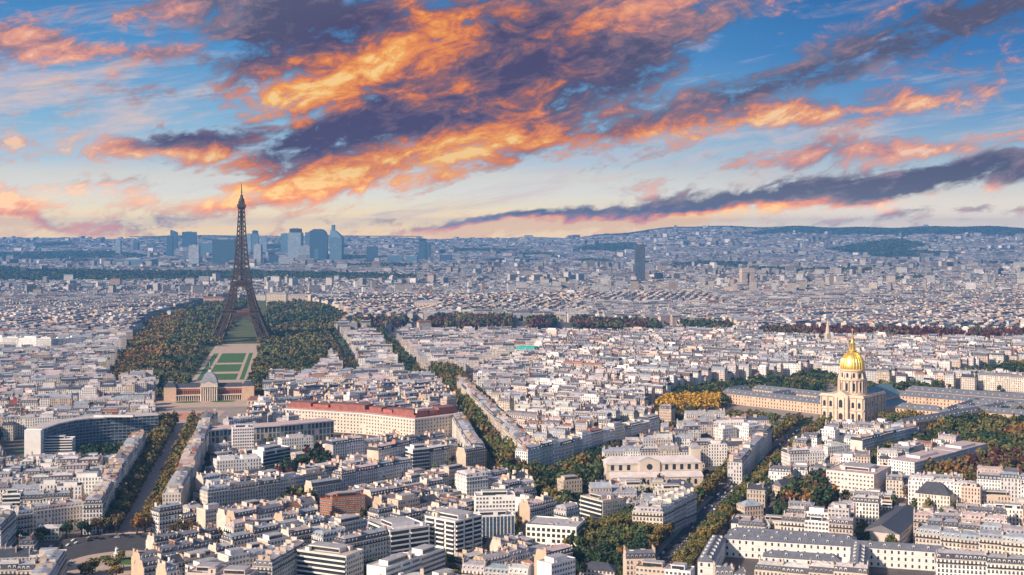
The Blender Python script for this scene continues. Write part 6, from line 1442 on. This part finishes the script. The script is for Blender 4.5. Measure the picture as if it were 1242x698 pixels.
tag(link('far_woods', quads_mesh('far_woods', np.concatenate(Vs), np.concatenate(Ts), M_LEAF)), 'dark belt of woods below the distant skyscrapers and smaller far groves', 'woods', kind='stuff')
print('trees', len(TREES))
# ------------------------------------------------------------------ cars
def car_parts(col):
    b = MB(); b.hexa([(-.85, -2.1, .35), (.85, -2.1, .35), (.85, 2.1, .35), (-.85, 2.1, .35)], [(-.85, -2.05, .95), (.85, -2.05, .95), (.85, 2.0, .9), (-.85, 2.0, .9)], col, bottom=True); b.frus(-.8, .8, -1.7, .95, .95, 1.46, .14, .5, col)
    body = b.mesh('body'); g = MB(); g.frus(-.815, .815, -1.6, .85, 1.0, 1.4, .135, .46, M_GLASS); gl = g.mesh('windows'); w = MB()
    n = 10; P = [(0, .34*math.cos(2*PI*i/n), .34*math.sin(2*PI*i/n)) for i in range(n)]
    for i in range(n): p, q = P[i], P[(i + 1) % n]; w.face([(-.11, p[1], p[2]), (-.11, q[1], q[2]), (.11, q[1], q[2]), (.11, p[1], p[2])], M_DARK)
    w.face([(-.11, p[1], p[2]) for p in P][::-1], M_DARK); w.face([(.11, p[1], p[2]) for p in P], M_DARK); return body, gl, w.mesh('wheel')
CARS = {c: car_parts(mk('car_paint', v, .3, .2, var=.02, spec=.5)) for c, v in (('white', (.7, .7, .7)), ('dark', (.02, .02, .025)), ('silver', (.4, .41, .43)), ('blue', (.03, .06, .16)), ('red', (.3, .02, .02)))}
def car(x, y, a, c, where):
    t = empty('car', (x, y, .15), a, 'small %s car %s' % (c, where), 'car', '%s cars %s' % (c, where)); b, g, w = CARS[c]; link('body', b, t); link('windows', g, t)
    for sx in (-.8, .8):
        for sy in (-1.35, 1.3): link('wheel', w, t, (sx, sy, .34))
def cars_on(P, off, sp, prob, where):
    Q = offset_line(P, off)
    for (x0, y0), (x1, y1) in zip(Q, Q[1:]):
        L = math.hypot(x1 - x0, y1 - y0); a = math.atan2(y1 - y0, x1 - x0) - PI/2
        for i in range(int(L/sp)):
            if r3.random() < prob: t = (i + .5)*sp/L; car(x0 + (x1 - x0)*t, y0 + (y1 - y0)*t, a + (PI if off < 0 else 0), r3.choice(['white', 'dark', 'dark', 'silver', 'silver', 'blue', 'red']), where)
cars_on(AV_D[:5], -2, 10, .42, 'driving down the right hand boulevard'); cars_on(AV_D[:5], 2, 10, .42, 'driving up the right hand boulevard'); cars_on(AV_D[:5], 6.3, 5.4, .4, 'parked along the right hand boulevard'); cars_on(AV_D[:5], -6.3, 5.4, .4, 'parked along the right hand boulevard')
for i in range(64):
    a = math.radians(-20 + i*4.2 + r3.uniform(-1, 1)); rr_ = (56, 47, 51)[i % 3]
    x, y = PLAZA[0] + rr_*math.cos(a), PLAZA[1] + rr_*.84*math.sin(a)
    if r3.random() < .75: car(x, y, a + r3.uniform(-.15, .15), r3.choice(['white', 'dark', 'dark', 'silver', 'blue']), 'around the round square')
cars_on(AV_A, -26, 6, .28, 'on the left lane of the wide avenue'); cars_on(AV_A, 25, 6, .28, 'on the right lane of the wide avenue')
x, y = G(141, 680); st = empty('monument', (x, y, .27), 0, 'small white statue on a pedestal in the round square', 'statue'); b = MB(); b.box(-2.2, 2.2, -2.2, 2.2, 0, 1, M_WHITE); b.box(-1.4, 1.4, -1.4, 1.4, 1, 4.6, M_WHITE); b.box(-1.7, 1.7, -1.7, 1.7, 4.6, 5, M_WHITE, bottom=True); b.build('pedestal', st); b = MB(); b.lathe([(.9, 5), (.8, 6.5), (1.0, 7.6), (.35, 8.3), (.45, 8.8), (0, 9.3)], 10, M_WHITE); b.beam((.3, 0, 7.4), (1.5, -.3, 8.4), .35, M_WHITE); b.build('figure', st)
# ------------------------------------------------------------------ air
hz = MB(); hz.box(-9300, 9300, -1700, 16000, -1.5, 348, M_GROUND, bottom=True); ho = hz.build('haze'); ho.data.materials.clear()
m = bpy.data.materials.new('haze_air'); m.use_nodes = True; t = m.node_tree; t.nodes.clear(); pv = t.nodes.new('ShaderNodeVolumePrincipled'); ou = t.nodes.new('ShaderNodeOutputMaterial'); t.links.new(pv.outputs[0], ou.inputs['Volume'])
pv.inputs['Color'].default_value = (.16, .48, .98, 1); pv.inputs['Density'].default_value = 6.2e-5; pv.inputs['Anisotropy'].default_value = .2
ho.data.materials.append(m); tag(ho, kind='stuff'); tag(ho, 'thin bluish haze over the whole city', 'haze')
